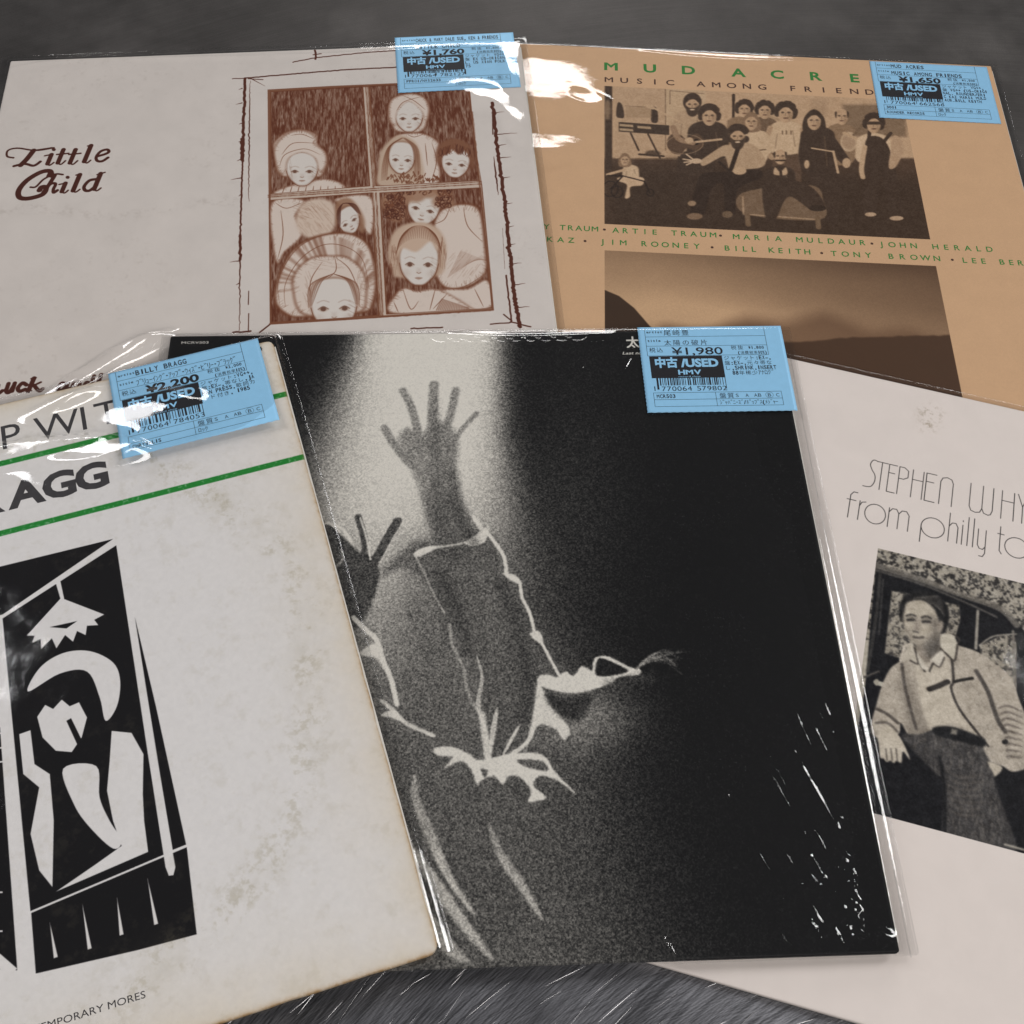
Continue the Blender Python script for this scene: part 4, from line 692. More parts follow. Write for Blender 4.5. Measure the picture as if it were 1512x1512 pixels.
# a few single deep scratches cut across the sheet in front, each a fine raised burr
def scratches():
    vs, fs = [], []; rnd = random.Random(12)
    for i in range(900):
        cx, cy = (.27, -.19); r = rnd.uniform(.22, .50); a0 = rnd.uniform(1.6, 2.7); ln = rnd.uniform(.003, .022) / r; ww = rnd.choice((.00003, .00004, .00005, .00007, .00013)) * rnd.uniform(.8, 1.2); k = 6; j = rnd.uniform(-.25, .25)
        for s in range(k + 1):
            a = a0 + ln * s / k; rr = r + j * ln * r * s / k; w2 = ww * math.sin(math.pi * (s + .2) / (k + .4))
            c, s_ = math.cos(a), math.sin(a); vs += [(cx + (rr - w2) * c, cy + (rr - w2) * s_, .00002), (cx + rr * c, cy + rr * s_, .00002 + w2 * .5), (cx + (rr + w2) * c, cy + (rr + w2) * s_, .00002)]
        b0 = len(vs) - 3 * (k + 1)
        for s in range(k): q = b0 + 3 * s; fs += [(q, q + 1, q + 4, q + 3), (q + 1, q + 2, q + 5, q + 4)]
    m, nt, b = NT('bright scratch'); b.inputs['Metallic'].default_value = 1; b.inputs['Base Color'].default_value = (.5, .49, .5, 1); b.inputs['Roughness'].default_value = .3
    nz = nt.nodes.new('ShaderNodeTexNoise'); nz.inputs['Scale'].default_value = 500; r_ = nt.nodes.new('ShaderNodeMapRange'); r_.inputs[3].default_value = .2; r_.inputs[4].default_value = .5; nt.links.new(nz.outputs[0], r_.inputs[0]); nt.links.new(r_.outputs[0], b.inputs['Roughness'])
    o = mesh('scratch_burrs', vs, fs, m, tb); o['kind'] = 'stuff'
scratches()

# ------------------------------------------------------------------ records
S = .314; THK = .003
POSE = {'LC': (-0.284024, 0.30842, 0.121278), 'MA': (-0.023691, 0.348041, 0.004844), 'OZ': (-0.153992, 0.088833, 0.081265), 'BB': (-0.31384, -0.002744, 0.349033), 'SW': (0.053313, 0.109281, -0.225927)}
PLANE = {'MA': (0.0035, 0, 0), 'LC': (0.0035, 0.0136943, 0), 'SW': (0.0035, 0, 0.0136943), 'OZ': (0.0095, 0, 0.0073248), 'BB': (0.0065, 0.0286624, 0)}
def record(key, label, group='secondhand records laid out overlapping on the steel table'):
    x, y, th = POSE[key]; z0, gx, gy = PLANE[key]; c, s = math.cos(th), math.sin(th)
    ex = Vector((c, s, gx)).normalized(); ey = Vector((-s, c, gy)); ey = (ey - ex * ey.dot(ex)).normalized(); ez = ex.cross(ey)
    e = bpy.data.objects.new('record', None); e.empty_display_size = .02; link(e)
    e.matrix_world = Matrix(((ex.x, ey.x, ez.x, x), (ex.y, ey.y, ez.y, y), (ex.z, ey.z, ez.z, z0), (0, 0, 0, 1)))
    tag(e, label, 'record', group); return e
def jacket(rec, mat, corner=.0015, worn=0., seed=1, thk=THK, lab=None):
    rnd = random.Random(seed); pts = []
    cs = [(S - corner, S - corner, 0), (corner, S - corner, 90), (corner, corner, 180), (S - corner, corner, 270)]
    for (cx, cy, a0) in cs:
        for k in range(6): a = math.radians(a0 + 18 * k); pts.append((cx + corner * math.cos(a), cy + corner * math.sin(a)))
        nx = cs[(cs.index((cx, cy, a0)) + 1) % 4]; a = math.radians(a0 + 90); e0 = pts[-1]; e1 = (nx[0] + corner * math.cos(a), nx[1] + corner * math.sin(a))
        for k in range(1, 40): t = k / 40; j = worn * rnd.gauss(0, 1) - worn * (1.5 if rnd.random() < .06 else 0); nrm = (math.cos(a), math.sin(a)); pts.append((e0[0] + (e1[0] - e0[0]) * t + nrm[0] * j * .6, e0[1] + (e1[1] - e0[1]) * t + nrm[1] * j * .6))
    n = len(pts); V = []; prof = [(-thk, .0007), (-thk + .0003, .0002), (-thk + .0008, 0), (-.0008, 0), (-.0003, .00015), (-.00005, .0006), (0, .0014)]
    for z, ins in prof:
        for (u, v) in pts: V.append((min(max(u, ins), S - ins), min(max(v, ins), S - ins), z))
    F = [tuple(range(n))[::-1]]
    for r in range(len(prof) - 1):
        for i in range(n): j = (i + 1) % n; F.append((r * n + i, r * n + j, (r + 1) * n + j, (r + 1) * n + i))
    F.append(tuple(range((len(prof) - 1) * n, len(prof) * n)))
    uvs = [(v[0] / S, v[1] / S) for v in V]
    o = mesh('jacket', V, F, mat, rec, False, uvs)
    for q in o.data.polygons[1:-1]: q.use_smooth = True
    if lab: o['label'] = lab
    # disc in its paper inner sleeve shows as a pale edge in the open side
    m = .0008; b = [(.004, .004, -thk * .62), (S + .0006, .004, -thk * .62), (S + .0006, S - .004, -thk * .62), (.004, S - .004, -thk * .62)]; V = b + [(p[0], p[1], -thk * .38) for p in b]
    mesh('inner_sleeve', V, [(3, 2, 1, 0), (4, 5, 6, 7), (0, 1, 5, 4), (1, 2, 6, 5), (2, 3, 7, 6), (3, 0, 4, 7)], WHITEPAPER, rec)
    return o
def film(rec, name, box, step=.0012, clear=.0006, thk=THK, noise=.0002, seed=1, bumps=(), ridges=(), lift=None, mat=None, drop=.0024, hole=None, cells=28, coverline=None, edge=True):
    """film laid over the jacket: box = (u0,u1,v0,v1) m; bumps = (u, v, ru, rv, turn, slope u, slope v[, gain]) puffed-up patches; ridges = (points, width, height) fine creases"""
    u0, u1, v0, v1 = box; nu = int((u1 - u0) / step) + 1; nv = int((v1 - v0) / step) + 1
    U, V = np.meshgrid(np.linspace(u0, u1, nu), np.linspace(v0, v1, nv))
    rs = np.random.RandomState(seed)
    big = fbm(nv, nu, cells, seed, 3, .5) - .5; fine = fbm(nv, nu, 10, seed + 9, 2, .5) - .5
    h = clear + noise * (2.2 * big + .35 * fine)
    hb = np.zeros(U.shape); ws = np.zeros(U.shape)
    for bmp in bumps:
        bu, bv, ru, rv, rot, gx, gy = bmp[:7]; gn = bmp[7] if len(bmp) > 7 else 1
        c, s = math.cos(rot), math.sin(rot)
        a = ((U - bu) * c + (V - bv) * s) / ru; b = (-(U - bu) * s + (V - bv) * c) / rv; q = a * a + b * b
        mk = np.exp(-np.power(q, 1.7))
        up = math.hypot(gx, gy) * min(max(ru, rv), .026) * .9; hb += gn * (gx * (U - bu) + gy * (V - bv) + up) * mk; ws += mk
    h = h + hb / np.maximum(ws, 1)
    if len(bumps): h = h + np.clip(ws, 0, 1) * ((.00042 if seed == 3 else .0003) * (fbm(nv, nu, 9, seed + 40, 3, .6, (3.2, .8)) - .5) + .00018 * (fbm(nv, nu, 6, seed + 41, 2, .6, (1, 1.6)) - .5))
    for pts, wd, hh in ridges:
        P = smoothpts(pts, 8, False) if len(pts) > 2 else np.array(pts, float); best = np.full(U.shape, 9.); tt = np.zeros(U.shape)
        for i in range(len(P) - 1):
            (ax, ay), (bx, by) = P[i], P[i + 1]; dx, dy = bx - ax, by - ay; L2 = dx * dx + dy * dy + 1e-15
            t = np.clip(((U - ax) * dx + (V - ay) * dy) / L2, 0, 1); d = np.hypot(U - ax - t * dx, V - ay - t * dy); k = d < best; best = np.where(k, d, best); tt = np.where(k, (i + t) / (len(P) - 1), tt)
        h = h + hh * np.exp(-(best / wd) ** 2) * np.sin(np.pi * np.clip(tt, .0, 1)) ** .3
    h = np.maximum(h, .00035 + .0001 * big)
    if lift is not None: h = h + lift(U, V)
    if edge:
        d = np.hypot(np.maximum(np.maximum(-U, U - S), 0), np.maximum(np.maximum(-V, V - S), 0)); di = np.minimum(np.minimum(U, S - U), np.minimum(V, S - V))
        h = h - .0003 * np.exp(-np.clip(di, 0, 1) / .0022) * (d <= 0); k = np.exp(-(d / drop) ** 1.5); h = -thk * .55 + (h + thk * .55) * k + .0003 * (1 - k) * (2 * big)
    keep = np.ones(U.shape, bool) if hole is None else ~hole(U, V)
    idx = np.arange(nu * nv).reshape(nv, nu); q = np.stack([idx[:-1, :-1], idx[:-1, 1:], idx[1:, 1:], idx[1:, :-1]], -1)
    kq = keep[:-1, :-1] & keep[:-1, 1:] & keep[1:, 1:] & keep[1:, :-1]; q = q[kq]
    m = bpy.data.meshes.new(name); co = np.stack([U, V, h], -1).reshape(-1, 3).astype(np.float32)
    m.vertices.add(len(co)); m.vertices.foreach_set('co', co.ravel()); m.loops.add(q.size); m.loops.foreach_set('vertex_index', q.ravel().astype(np.int32)); m.polygons.add(len(q))
    m.polygons.foreach_set('loop_start', np.arange(0, q.size, 4, dtype=np.int32)); m.polygons.foreach_set('use_smooth', np.ones(len(q), bool)); m.update(calc_edges=True); m.validate()
    m.materials.append(mat or FILM); return link(bpy.data.objects.new(name, m), rec)
def back_film(rec, box, thk=THK):
    u0, u1, v0, v1 = box; z = -thk - .0002
    mesh('sleeve_back', [(u0, v0, z), (u1, v0, z), (u1, v1, z), (u0, v1, z)], [(0, 1, 2, 3)], FILM_BACK, rec)
def seam(rec, pts, w_=.00028, z=-.0012, name='welded_seam'):
    """heat-welded edge of the clear sleeve: a thin bead"""
    vs, fs = [], []
    P = [Vector((a, b, z)) for a, b in pts]
    for i, p in enumerate(P):
        t = (P[min(i + 1, len(P) - 1)] - P[max(i - 1, 0)]).normalized(); nrm = Vector((-t.y, t.x, 0))
        for a in range(6): an = a * math.pi / 3; vs.append(p + nrm * w_ * math.cos(an) + Vector((0, 0, 1)) * w_ * .8 * math.sin(an))
    for i in range(len(P) - 1):
        for a in range(6): b = (a + 1) % 6; fs.append((i * 6 + a, i * 6 + b, i * 6 + 6 + b, i * 6 + 6 + a))
    return mesh(name, vs, fs, FILM, rec, True)

# ------------------------------------------------------------------ lettering
def glyphs(body, font_offset=0., spacing=1.):
    if body == 'M':                                       # drawn by hand: the bold outline of this letter folds over itself
        q = .098 + 2 * font_offset; x0, x1, mid = .07 - font_offset, .712 + font_offset, .391; return np.array([(x0, 0), (x0 + q, 0), (x0 + q, .50), (mid, .22), (x1 - q, .50), (x1 - q, 0), (x1, 0), (x1, .682), (x1 - q * .95, .682), (mid, .22 + 1.5 * q), (x0 + q * .95, .682), (x0, .682)], np.float32), [tuple(range(12))]
    c = bpy.data.curves.new('lettering', 'FONT'); c.body = body; c.size = 1; c.offset = font_offset; c.space_character = spacing; c.resolution_u = 3; c.fill_mode = 'FRONT'
    o = bpy.data.objects.new('lettering', c); COL.objects.link(o); dg = bpy.context.evaluated_depsgraph_get(); me = o.evaluated_get(dg).to_mesh()
    n = len(me.vertices); co = np.empty(n * 3, np.float32); me.vertices.foreach_get('co', co); F = [tuple(p.vertices) for p in me.polygons]; o.evaluated_get(dg).to_mesh_clear()
    bpy.data.objects.remove(o); bpy.data.curves.remove(c); return co.reshape(-1, 3)[:, :2], F
class Ink:
    """collects flat printed shapes (mm) of one colour into one sheet"""
    def __init__(s): s.v, s.f = [], []
    def add(s, V, F): b = len(s.v); s.v += [tuple(map(float, q)) for q in V]; s.f += [tuple(b + i for i in f) for f in F]
    def text(s, body, x0, y0, width=None, height=None, offset=0., spacing=1., slant=0., cap=True, maxw=None):
        V, F = glyphs(body, offset, spacing)
        if not len(V): return
        lo, hi = V.min(0), V.max(0); sy = (height or 1) / .70 if cap else height / (hi[1] - lo[1])
        sx = width / (hi[0] - lo[0]) if width else sy
        V = (V - [lo[0], 0]) * [sx, sy]; V[:, 0] += V[:, 1] * slant; s.add(V + [x0, y0], F)
    def mono(s, body, x0, y0, pitch, height, wscale=1., offset=.022):
        """evenly spaced printer characters"""
        x = x0
        for ch in body:
            wide = ord(ch) > 0x2E80 and not (0xFF61 <= ord(ch) <= 0xFF9F)
            if ch != ' ':
                V, F = glyphs(ch, 0. if ord(ch) > 0x2E80 else offset)
                if len(V):
                    lo, hi = V.min(0), V.max(0); cell = pitch * (2 if wide else 1); sy = height / .70 * (.86 if wide else 1); gw = (hi[0] - lo[0]) * sy; sx = sy * min(1.25 if not wide else 1, cell * .84 / gw)
                    V = np.array(V) * [sx, sy]; c = (V[:, 0].min() + V[:, 0].max()) / 2; V[:, 0] += x + cell / 2 - c; V[:, 1] += y0; s.add(V, F)
            x += pitch * (2 if wide else 1)
    def rect(s, x0, y0, x1, y1): s.add([(x0, y0), (x1, y0), (x1, y1), (x0, y1)], [(0, 1, 2, 3)])
    def frame(s, x0, y0, x1, y1, w_=.18): s.rect(x0, y0, x1, y0 + w_); s.rect(x0, y1 - w_, x1, y1); s.rect(x0, y0 + w_, x0 + w_, y1 - w_); s.rect(x1 - w_, y0 + w_, x1, y1 - w_)
    def ring(s, cx, cy, rx, ry, w_=.15, n=24):
        V = []; F = []
        for i in range(n): a = 2 * math.pi * i / n; V += [(cx + rx * math.cos(a), cy + ry * math.sin(a)), (cx + (rx - w_) * math.cos(a), cy + (ry - w_) * math.sin(a))]
        for i in range(n): j = (i + 1) % n; F.append((2 * i, 2 * j, 2 * j + 1, 2 * i + 1))
        s.add(V, F)
    def build(s, name, mat, parent, z=.00005, zf=None):
        V = [(x / 1000, y / 1000, z + (zf(x, y) if zf else 0)) for x, y in s.v]; o = mesh(name, V, s.f, mat, parent); o['kind'] = 'stuff'; return o
def fit(ink, word, centers, y0, h, wscale=1.0, offset=.0):
    """letters set one by one, each centred at its own place (mm)"""
    for ch, cx in zip(word, centers):
        if ch == ' ': continue
        V, F = glyphs(ch, offset); sy = h / .70; V = np.array(V) * [sy * wscale, sy]; V[:, 0] += cx - (V[:, 0].min() + V[:, 0].max()) / 2; V[:, 1] += y0; ink.add(V, F)

# ------------------------------------------------------------------ price stickers (all of one form, each with its own entries)
def sticker(rec, u0, v0, rot, artist, title, price, net, notes, number, code, maker, genre, z=.0003, curl=0., w_=75.5, h_=55.6, label=None, bold_price=True):
    """u0, v0 = lower left corner in mm"""
    e = bpy.data.objects.new('price_sticker', None); e.empty_display_size = .01; link(e, rec); e.location = (u0 / 1000, v0 / 1000, z); e.rotation_euler = (0, 0, rot)
    if label: e['label'] = label
    zf = lambda x, y: curl * (.25 + (max(0, (h_ - y) / h_)) ** 1.2)
    # paper with a perforated left and lower edge
    rnd = random.Random(5); nx, ny = 40, 46; V = []; F = []
    for j in range(ny + 1):
        for i in range(nx + 1):
            x = w_ * i / nx; y = h_ * j / ny
            if i == 0: x += .28 if j % 2 else 0.
            if j == 0: y += .22 if i % 2 else 0.
            V.append((x / 1000, y / 1000, zf(x, y)))
    for j in range(ny):
        for i in range(nx): a = j * (nx + 1) + i; F.append((a, a + 1, a + nx + 2, a + nx + 1))
    n = len(V); V += [(a, b, c - .00012) for a, b, c in V]; F += [tuple(n + k for k in f[::-1]) for f in F]
    rim = [i for i in range(nx + 1)] + [j * (nx + 1) + nx for j in range(1, ny + 1)] + [ny * (nx + 1) + i for i in range(nx - 1, -1, -1)] + [j * (nx + 1) for j in range(ny - 1, 0, -1)]
    for k in range(len(rim)): a, b = rim[k], rim[(k + 1) % len(rim)]; F.append((b, a, a + n, b + n))
    mesh('label_paper', V, F, BLUE, e, True)
    L = Ink(); X0, X1, Y1 = 3.6, 66.5, h_ - .6     # ruled form
    rows = [h_ - 6.6, h_ - 12.8, h_ - 19.2]
    L.rect(X0, rows[2], X0 + .2, Y1); L.rect(X1 - .2, rows[2], X1, Y1)
    for r in rows[:2]: L.rect(X0 + .2, r, X1 - .2, r + .2)
    L.rect(X0 + .2, rows[2], X1 - .2, rows[2] + .2)
    L.frame(4.2, 3.6, 69.3, 12.4, .2); L.rect(4.4, 7.9, 69.1, 8.1); L.rect(35.6, 3.8, 35.8, 7.9); L.rect(35.6, 8.1, 35.8, 12.2)
    L.build('ruled_lines', BLACKINK, e, .00004, zf)
    T = Ink()
    T.mono('artist', 4.4, h_ - 4.0, 1.42, 1.5); T.mono('title', 4.4, h_ - 9.8, 1.42, 1.5)
    jp = ord(artist[0]) > 0x2e80
    T.mono(artist, 13.0, h_ - 5.4, min(2.35, 52 / max(len(artist), 1)) if not jp else 2.35, 3.2 if not jp else 3.3); T.mono(title, 12.6, h_ - 12.0, min(2.35, 50 / max(sum(2 if ord(c) > 0x2E80 and not 0xFF61 <= ord(c) <= 0xFF9F else 1 for c in title), 1)), 3.2)
    T.mono('税込', 4.6, h_ - 16.6, 1.9, 2.9); T.text(price, 16.4, h_ - 18.5, 26.5, 4.7, .035 if bold_price else .01, 1.0)
    T.mono('税抜', 47.0, h_ - 15.4, 1.8, 2.4); T.mono(net, 56.4, h_ - 15.2, 1.38, 1.8); T.mono('(消費税率10%)', 50.6, h_ - 18.6, 1.16, 2.0)
    for k, ln in enumerate(notes): T.mono(ln, 42.6, h_ - 22.2 - 3.25 * k, 1.66, 2.5)
    T.mono(number[0], 4.0, 13.6, 2.6, 2.9, offset=0); T.mono(number[1:7], 8.6, 13.4, 2.62, 2.9, offset=0); T.mono(number[7:], 26.4, 13.4, 2.62, 2.9, offset=0)
    T.mono(code, 5.6, 9.0, 1.62, 2.3); T.mono(maker, 5.4, 4.7, 1.55, 2.1)
    T.mono('盤質', 37.2, 8.7, 2.0, 2.9)
    for ch, cx in (('S', 46.6), ('A', 51.6), ('AB', 57.0), ('B', 63.0), ('C', 67.2)): T.mono(ch, cx - 1.0 * len(ch) - .1, 9.0, 2.0, 2.1, offset=0)
    T.ring(62.9, 10.1, 2.0, 1.9); T.mono(genre, 37.0, 4.6, 1.35 if len(genre) > 6 else 1.6, 2.3)
    T.build('lettering', BLACKINK, e, .00004, zf)
    # barcode: each bar
    B = Ink(); rb = random.Random(int(number)); x = 6.6; k = 0
    while x < 42.2:
        bw = rb.choice((.33, .33, .66, .99)); long = x < 7.8 or 23.6 < x < 25.0 or x > 41.0
        B.rect(x, 14.4 if long else 16.9, x + bw, h_ - 33.4); x += bw + rb.choice((.33, .33, .66, .99)); k += 1
    B.build('barcode', BLACKINK, e, .00004, zf)
    P = Ink(); P.rect(4.4, h_ - 33.6, 42.0, h_ - 19.4); P.build('logo_panel', BLACKINK, e, .00006, zf)
    W = Ink(); W.text('中古', 7.0, h_ - 26.2, 11.6, 4.8, .045); W.text('/USED', 20.2, h_ - 26.4, 19.4, 4.9, .045); fit(W, 'HMV', [20.0, 24.0, 28.2], h_ - 31.4, 2.9, 1.3, .035); W.text('record shop', 18.2, h_ - 33.1, 11.2, .8, .0)
    W.build('logo_lettering', BLUE, e, .0001, zf)
    return e

# tan jacket lies lowest
ma = record('MA', 'tan record printed MUD ACRES with a sepia group photograph')
jacket(ma, jacket_mat('tan coated card', art_group(), .5))
G = Ink(); fit(G, 'MUDACRES', [72.7, 97.0, 121.2, 152.4, 176.6, 201.0, 225.2, 249.0], 291.6, 7.6, 1.12, .03)
GA = 'Y TRAUM'; NX = lambda s, x0, x1: [x0 + (x1 - x0) * i / (len(s) - 1) for i in range(len(s))]
fit(G, 'Y TRAUM', NX('Y TRAUM', 35.6, 62.9), 151.6, 3.9, 1.0, .012); fit(G, 'HAPP', NX('HAPP', 17, 31), 151.6, 3.9, 1., .012); fit(G, 'ARTIE TRAUM', NX('ARTIE TRAUM', 74.6, 129.4), 151.4, 3.9, 1., .012); fit(G, 'MARIA MULDAUR', NX('MARIA MULDAUR', 142.4, 212.6 + 1), 150.9, 3.9, 1., .012); fit(G, 'JOHN HERALD', NX('JOHN HERALD', 224.0, 285), 150.4, 3.9, 1., .012)
fit(G, 'KAZ', NX('KAZ', 37.9, 49.6), 142.0, 3.9, 1., .012); fit(G, 'JIM ROONEY', NX('JIM ROONEY', 67.0, 119.8), 142, 3.9, 1., .012); fit(G, 'BILL KEITH', NX('BILL KEITH', 136.8, 181.6), 141.7, 3.9, 1., .012); fit(G, 'TONY BROWN', NX('TONY BROWN', 196.4, 254.0), 141.4, 3.9, 1., .012); fit(G, 'LEE BERG', NX('LEE BERG', 269.6, 306), 141.0, 3.9, 1., .012)
G.build('green_lettering', GREENINK, ma)
B = Ink(); fit(B, 'MUSIC AMONG FRIENDS', NX('MUSIC AMONG FRIENDS', 71.3, 242.5), 280.3, 4.8, 1.15, .015)
for cx, cy in ((68.2, 153.4), (133.6, 153.0), (218.8, 152.4), (57.4, 143.8), (128.4, 143.6), (189.6, 143.2), (262.6, 142.8)): B.add([(cx + .85 * math.cos(a * math.pi / 6), cy + .85 * math.sin(a * math.pi / 6)) for a in range(12)], [tuple(range(12))])
B.build('brown_lettering', BROWNINK, ma)
sticker(ma, 236.0, 259.0, -.005, 'MUD ACRES', 'MUSIC AMONG FRIENDS', '¥1,650', '¥1,500', ['ジャケット VG++,', '盤 VG++ (US-ORIGI', 'NAL. ROUNDER/ERI', 'C KAZ MARIA MULD', 'AUR.BILL KEITH'], '1770064662566', '3001', 'ROUNDER RECORDS', 'ﾛｯｸ', w_=74.5, h_=53.5)
mb = (-.004, .3185, -.003, .3165); back_film(ma, mb)
film(ma, 'sleeve_front', mb, bumps=[(.034, .272, .027, .034, .08, -0.0086, -0.1114), (.034, .219, .020, .014, .25, -0.0074, -0.1362), (.060, .262, .012, .008, -.4, 0.0284, -0.1168)],
     ridges=[([(.090, .3105), (.120, .3075), (.160, .3065), (.205, .3090)], .0022, .0009), ([(.0, .311), (.04, .3125), (.09, .312)], .0015, .0006)], seed=3)
seam(ma, [(.0, .3165), (.1, .3168), (.2, .3166), (.3185, .3165), (.3187, .2), (.3185, 0.)])

# ink drawing jacket
lc = record('LC', 'white record jacket printed Little Child with a brown ink drawing of children in a window')
jacket(lc, jacket_mat('cream uncoated card', art_window(), .62), corner=.002)
sticker(lc, 236.4, 269.2, .012, 'CHUCK & MARY DALE SUE, KEN & FRIENDS', 'LITTLE CHILD', '¥1,760', '¥1,600', ['ジャケット VG++,', '盤 EX US-ORIGINA', 'L. US XIAN FOLK', '75'], '1770064782127', 'PPRO1/NW12633', ' ', 'ﾛｯｸ', w_=74.8, h_=52.6)
lb = (-.0065, .3185, -.003, .3195); back_film(lc, lb)
film(lc, 'sleeve_front', lb, bumps=[(.289, .262, .020, .012, -.35, -0.0894, -0.1095), (.3045, .245, .008, .024, .12, -0.0653, -0.1189), (.3075, .285, .007, .028, .06, -0.0661, -0.1005), (.090, .073, .024, .006, .5, 0.2442, 0.1466), (.068, .058, .02, .005, .55, 0.2150, 0.1286)],
     ridges=[([(.16, .3085), (.20, .3075), (.25, .3095)], .0016, .0008), ([(.07, .3105), (.12, .3085), (.16, .3075)], .0022, .0008), ([(.312, .31), (.311, .27), (.3125, .22), (.313, .16)], .0018, .0009), ([(.0, .305), (.03, .311), (.08, .3115)], .002, .0007)], seed=7)
seam(lc, [(-.0065, .0), (-.0066, .2), (-.0065, .3195), (.1, .3198), (.3185, .3195), (.3187, .2), (.3185, .0)])

# line-lettered jacket at the right
sw = record('SW', 'pale record in thin line lettering with a photograph of a man by an old car')
jacket(sw, jacket_mat('pale coated card', art_car(), .48))
sb = (-.003, .3185, -.0012, .3175); back_film(sw, sb)
film(sw, 'sleeve_front', sb, seed=12, noise=.00015, ridges=[([(.13, .3145), (.2, .3155), (.28, .3145)], .0016, .0005)])
seam(sw, [(-.003, .3175), (.15, .3178), (.3185, .3175)]); 

# black jacket with the raised arm
oz = record('OZ', 'black record with a grainy raised arm, in creased clear film')
jacket(oz, jacket_mat('black coated card', art_arm(), .5, .05, .12))
W = Ink(); W.text('太', 234.0, 303.2, 7.4, 5.6, .02); W.text('Last night', 231.6, 298.2, 13.5, 1.7, .01, slant=.3); W.text('MCRV503', 6.2, 308.6, 13.6, 1.5, .0); W.build('white_lettering', WHITEINK, oz)
def torn(U, V):
    b = np.interp(V, [0, .006, .012, .03, .07, .12, .16, .185, .2, .206, .212, .24, .262, .31], [.292, .299, .3035, .303, .3045, .3035, .3035, .3025, .3035, .298, .2955, .293, .290, .290])
    return (U > b + .0004 * np.sin(V * 900) + .0003 * np.sin(V * 2300)) | (V < -.001) | (U < -.001) | (V > S + .001)
rnd = random.Random(8); rg = []
def R_(pxs, w_, h_): rg.append(([(a / 1000, b / 1000) for a, b in pxs], w_ / 1000, h_ / 1000))
for a in ([(264, 97), (269, 85), (276, 68), (284, 47)], [(285, 113), (288, 104), (291, 92), (294, 80)], [(262, 80), (263, 76), (265, 71)], [(294, 98), (297, 90), (300, 80)], [(294, 118), (297, 107), (301, 95), (306, 84)], [(262, 45), (266, 36), (270, 27)], [(286, 52), (290, 45), (292, 38)], [(300, 113), (303, 100), (304, 90)],
          [(297, 200), (299, 180), (300, 165)], [(293, 210), (294, 190), (296, 172)]): R_(a, .85, .28)
for (u, v, l) in ((262, 46, 22), (266, 74, 30), (283, 58, 34), (288, 96, 30), (279, 30, 14), (294, 60, 34), (298, 92, 26), (301, 120, 22), (274, 14, 14), (255, 18, 8), (291, 24, 18), (300, 44, 26), (296, 140, 20), (285, 12, 12)): R_([(u, v), (u - .36 * l, v + .94 * l), (u - .80 * l, v + 1.85 * l)][:2 if l < 20 else 3], .85, .27)
for i in range(70):
    u = 306 - abs(rnd.gauss(0, 13)); v = abs(rnd.gauss(0, 20)) + 2
    if u > 303: u = 300
    R_([(u, v), (u + rnd.uniform(-2, 2), v + rnd.uniform(-2, 3)), (u + rnd.uniform(-3, 3), v + rnd.uniform(1, 6))], .8, rnd.uniform(.22, .34))
for i in range(16): u = rnd.uniform(150, 298); v = rnd.uniform(4, 14); R_([(u, v), (u + 1.5, v - 4), (u + 3.5, v - 9)], .8, .28)
for i in range(10): u = 130 + i * 8 + rnd.uniform(-3, 3); R_([(u, 311), (u + 4, 307.5), (u + 9, 307), (u + 13, 310)], .8, .5)
for i in range(9): u = 206 + i * 3.6; R_([(u + 9, 300 + rnd.uniform(-2, 5)), (u, 284 + rnd.uniform(-6, 6))], 1.0, .32)
film(oz, 'shrink_film', (-.0006, .3056, -.0006, S + .0006), step=.0005, clear=.00025, noise=.00003, seed=21, ridges=rg, mat=SHRINK, hole=torn, edge=False, cells=40)
ob = (-.0045, .3215, -.0007, .3160); back_film(oz, ob)
sticker(oz, 240.6, 260.2, .001, '尾崎豊', '太陽の破片', '¥1,980', '¥1,800', ['ジャケット:EX-,', '盤:EX-,元々帯な', 'し,SHRINK,INSERT', '  88年稀少ｱﾅﾛｸﾞ'], '1770064579802', 'MCR503', ' ', 'ｼﾞｬﾊﾟﾆｰｽﾞ/ﾎﾟｯﾌﾟｽ(ﾒｼﾞｬｰ', z=.00085, w_=75.6, h_=55.2, bold_price=False)
film(oz, 'sleeve_front', ob, clear=.0013, noise=.00012, seed=5, cells=60, ridges=[([(.3165, .30), (.3172, .22), (.3165, .15), (.3172, .08)], .0011, .0008), ([(.14, .3115), (.18, .309), (.23, .3105)], .0018, .0009), ([(.20, .002), (.26, .0035), (.30, .002)], .0015, .0006), ([(.296, .006), (.305, .0075), (.313, .004)], .002, .001)])
seam(oz, [(-.0045, .0), (-.0046, .2), (-.0045, .316), (.1, .3163), (.3215, .316), (.3217, .2), (.3215, .0)]); seam(oz, [(.3178, -.002), (.3182, .1), (.3178, .2), (.3182, .3)], .00035, .0)

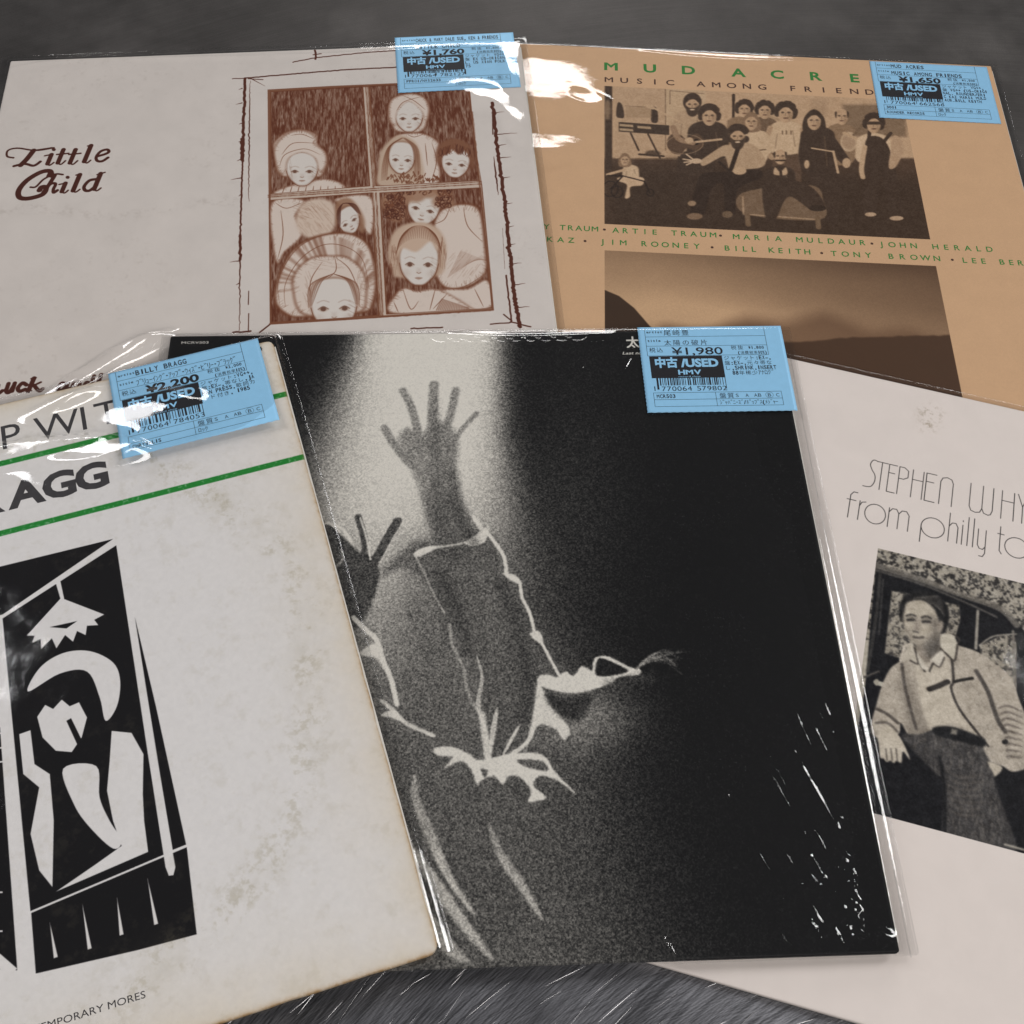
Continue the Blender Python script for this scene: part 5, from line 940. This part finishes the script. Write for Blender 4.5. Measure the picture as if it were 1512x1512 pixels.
# worn white jacket on top of the pile
bb = record('BB', 'worn stained white record printed RAGG between green stripes above a black panel')
jacket(bb, jacket_mat('worn white card', art_cut(), .65, .3), corner=.0045, worn=.00032, seed=4)
K = Ink(); fit(K, 'UP', [160.6, 182.2], 285.8, 14.6, 1.0, -.004); fit(K, 'WITH', [203.6, 215.0, 226.6, 244.5], 285.8, 14.6, 1.0, -.004)
fit(K, 'BILLY BRA', [30, 44, 56, 68, 82, 100, 132, 155.5, 173.2 + 9], 250.8, 14.0, 1.05, .035)
K.v, K.f = [], []
fit(K, 'UP', [160.6, 181.6], 285.8, 14.6, 1.0, -.002); fit(K, 'WITH', [203.4, 216.2, 227.6, 244.5], 285.8, 14.6, 1.0, -.002); fit(K, 'RAGG', [168.0, 185.2, 200.2 + .2, 215.6], 250.8, 14.0, 1.1, .04)
fit(K, '4', [307.0], 308.6, 2.8, 1, .01); K.text('CONTEMPORARY MORES', 154.0, 17.1, 51.4, 2.7, .0)
K.build('black_lettering', DARKINK, bb)
sticker(bb, 231.6, 259.9, .003, 'BILLY BRAGG', 'ﾌﾞﾘｭｰｲﾝｸﾞ･ｱｯﾌﾟ･ｳｨｽﾞ･ﾋﾞﾘｰ･ﾌﾞﾗｯｸﾞ', '¥2,200', '¥2,000', ['ジャケット:VG++,', '盤:EX-,帯なし,JA', 'PAN PRESS,歌詞カ', 'ード付き, 1985'], '1770064784053', ' ', 'CHRYSALIS', 'ﾛｯｸ', z=.0014, curl=.0022, w_=75.6, h_=55.4)
bbx = (-.003, .3192, -.0008, .3185); back_film(bb, bbx)
lf = lambda U, V: .0026 * np.exp(-(((U - .268) / .052) ** 4 + ((V - .288) / .045) ** 4)) + .0012
film(bb, 'sleeve_front', bbx, lift=lf, clear=.0006, noise=.00028, seed=31, bumps=[(.248, .281, .024, .015, -.15, 0.2549, 0.0474), (.205, .271, .030, .011, -.2, 0.1989, 0.0327), (.172, .281, .028, .007, -.1, 0.1616, 0.0352, .97), (.226, .2655, .020, .006, -.3, 0.2235, 0.0312), (.205, .302, .022, .004, .1, 0.2070, 0.0586)],
     ridges=[([(.14, .318), (.18, .3165), (.225, .3175)], .0015, .0008)])
seam(bb, [(-.003, .3185), (.15, .3188), (.3192, .3185), (.3195, .2), (.3192, .1), (.3192, -.0008)])
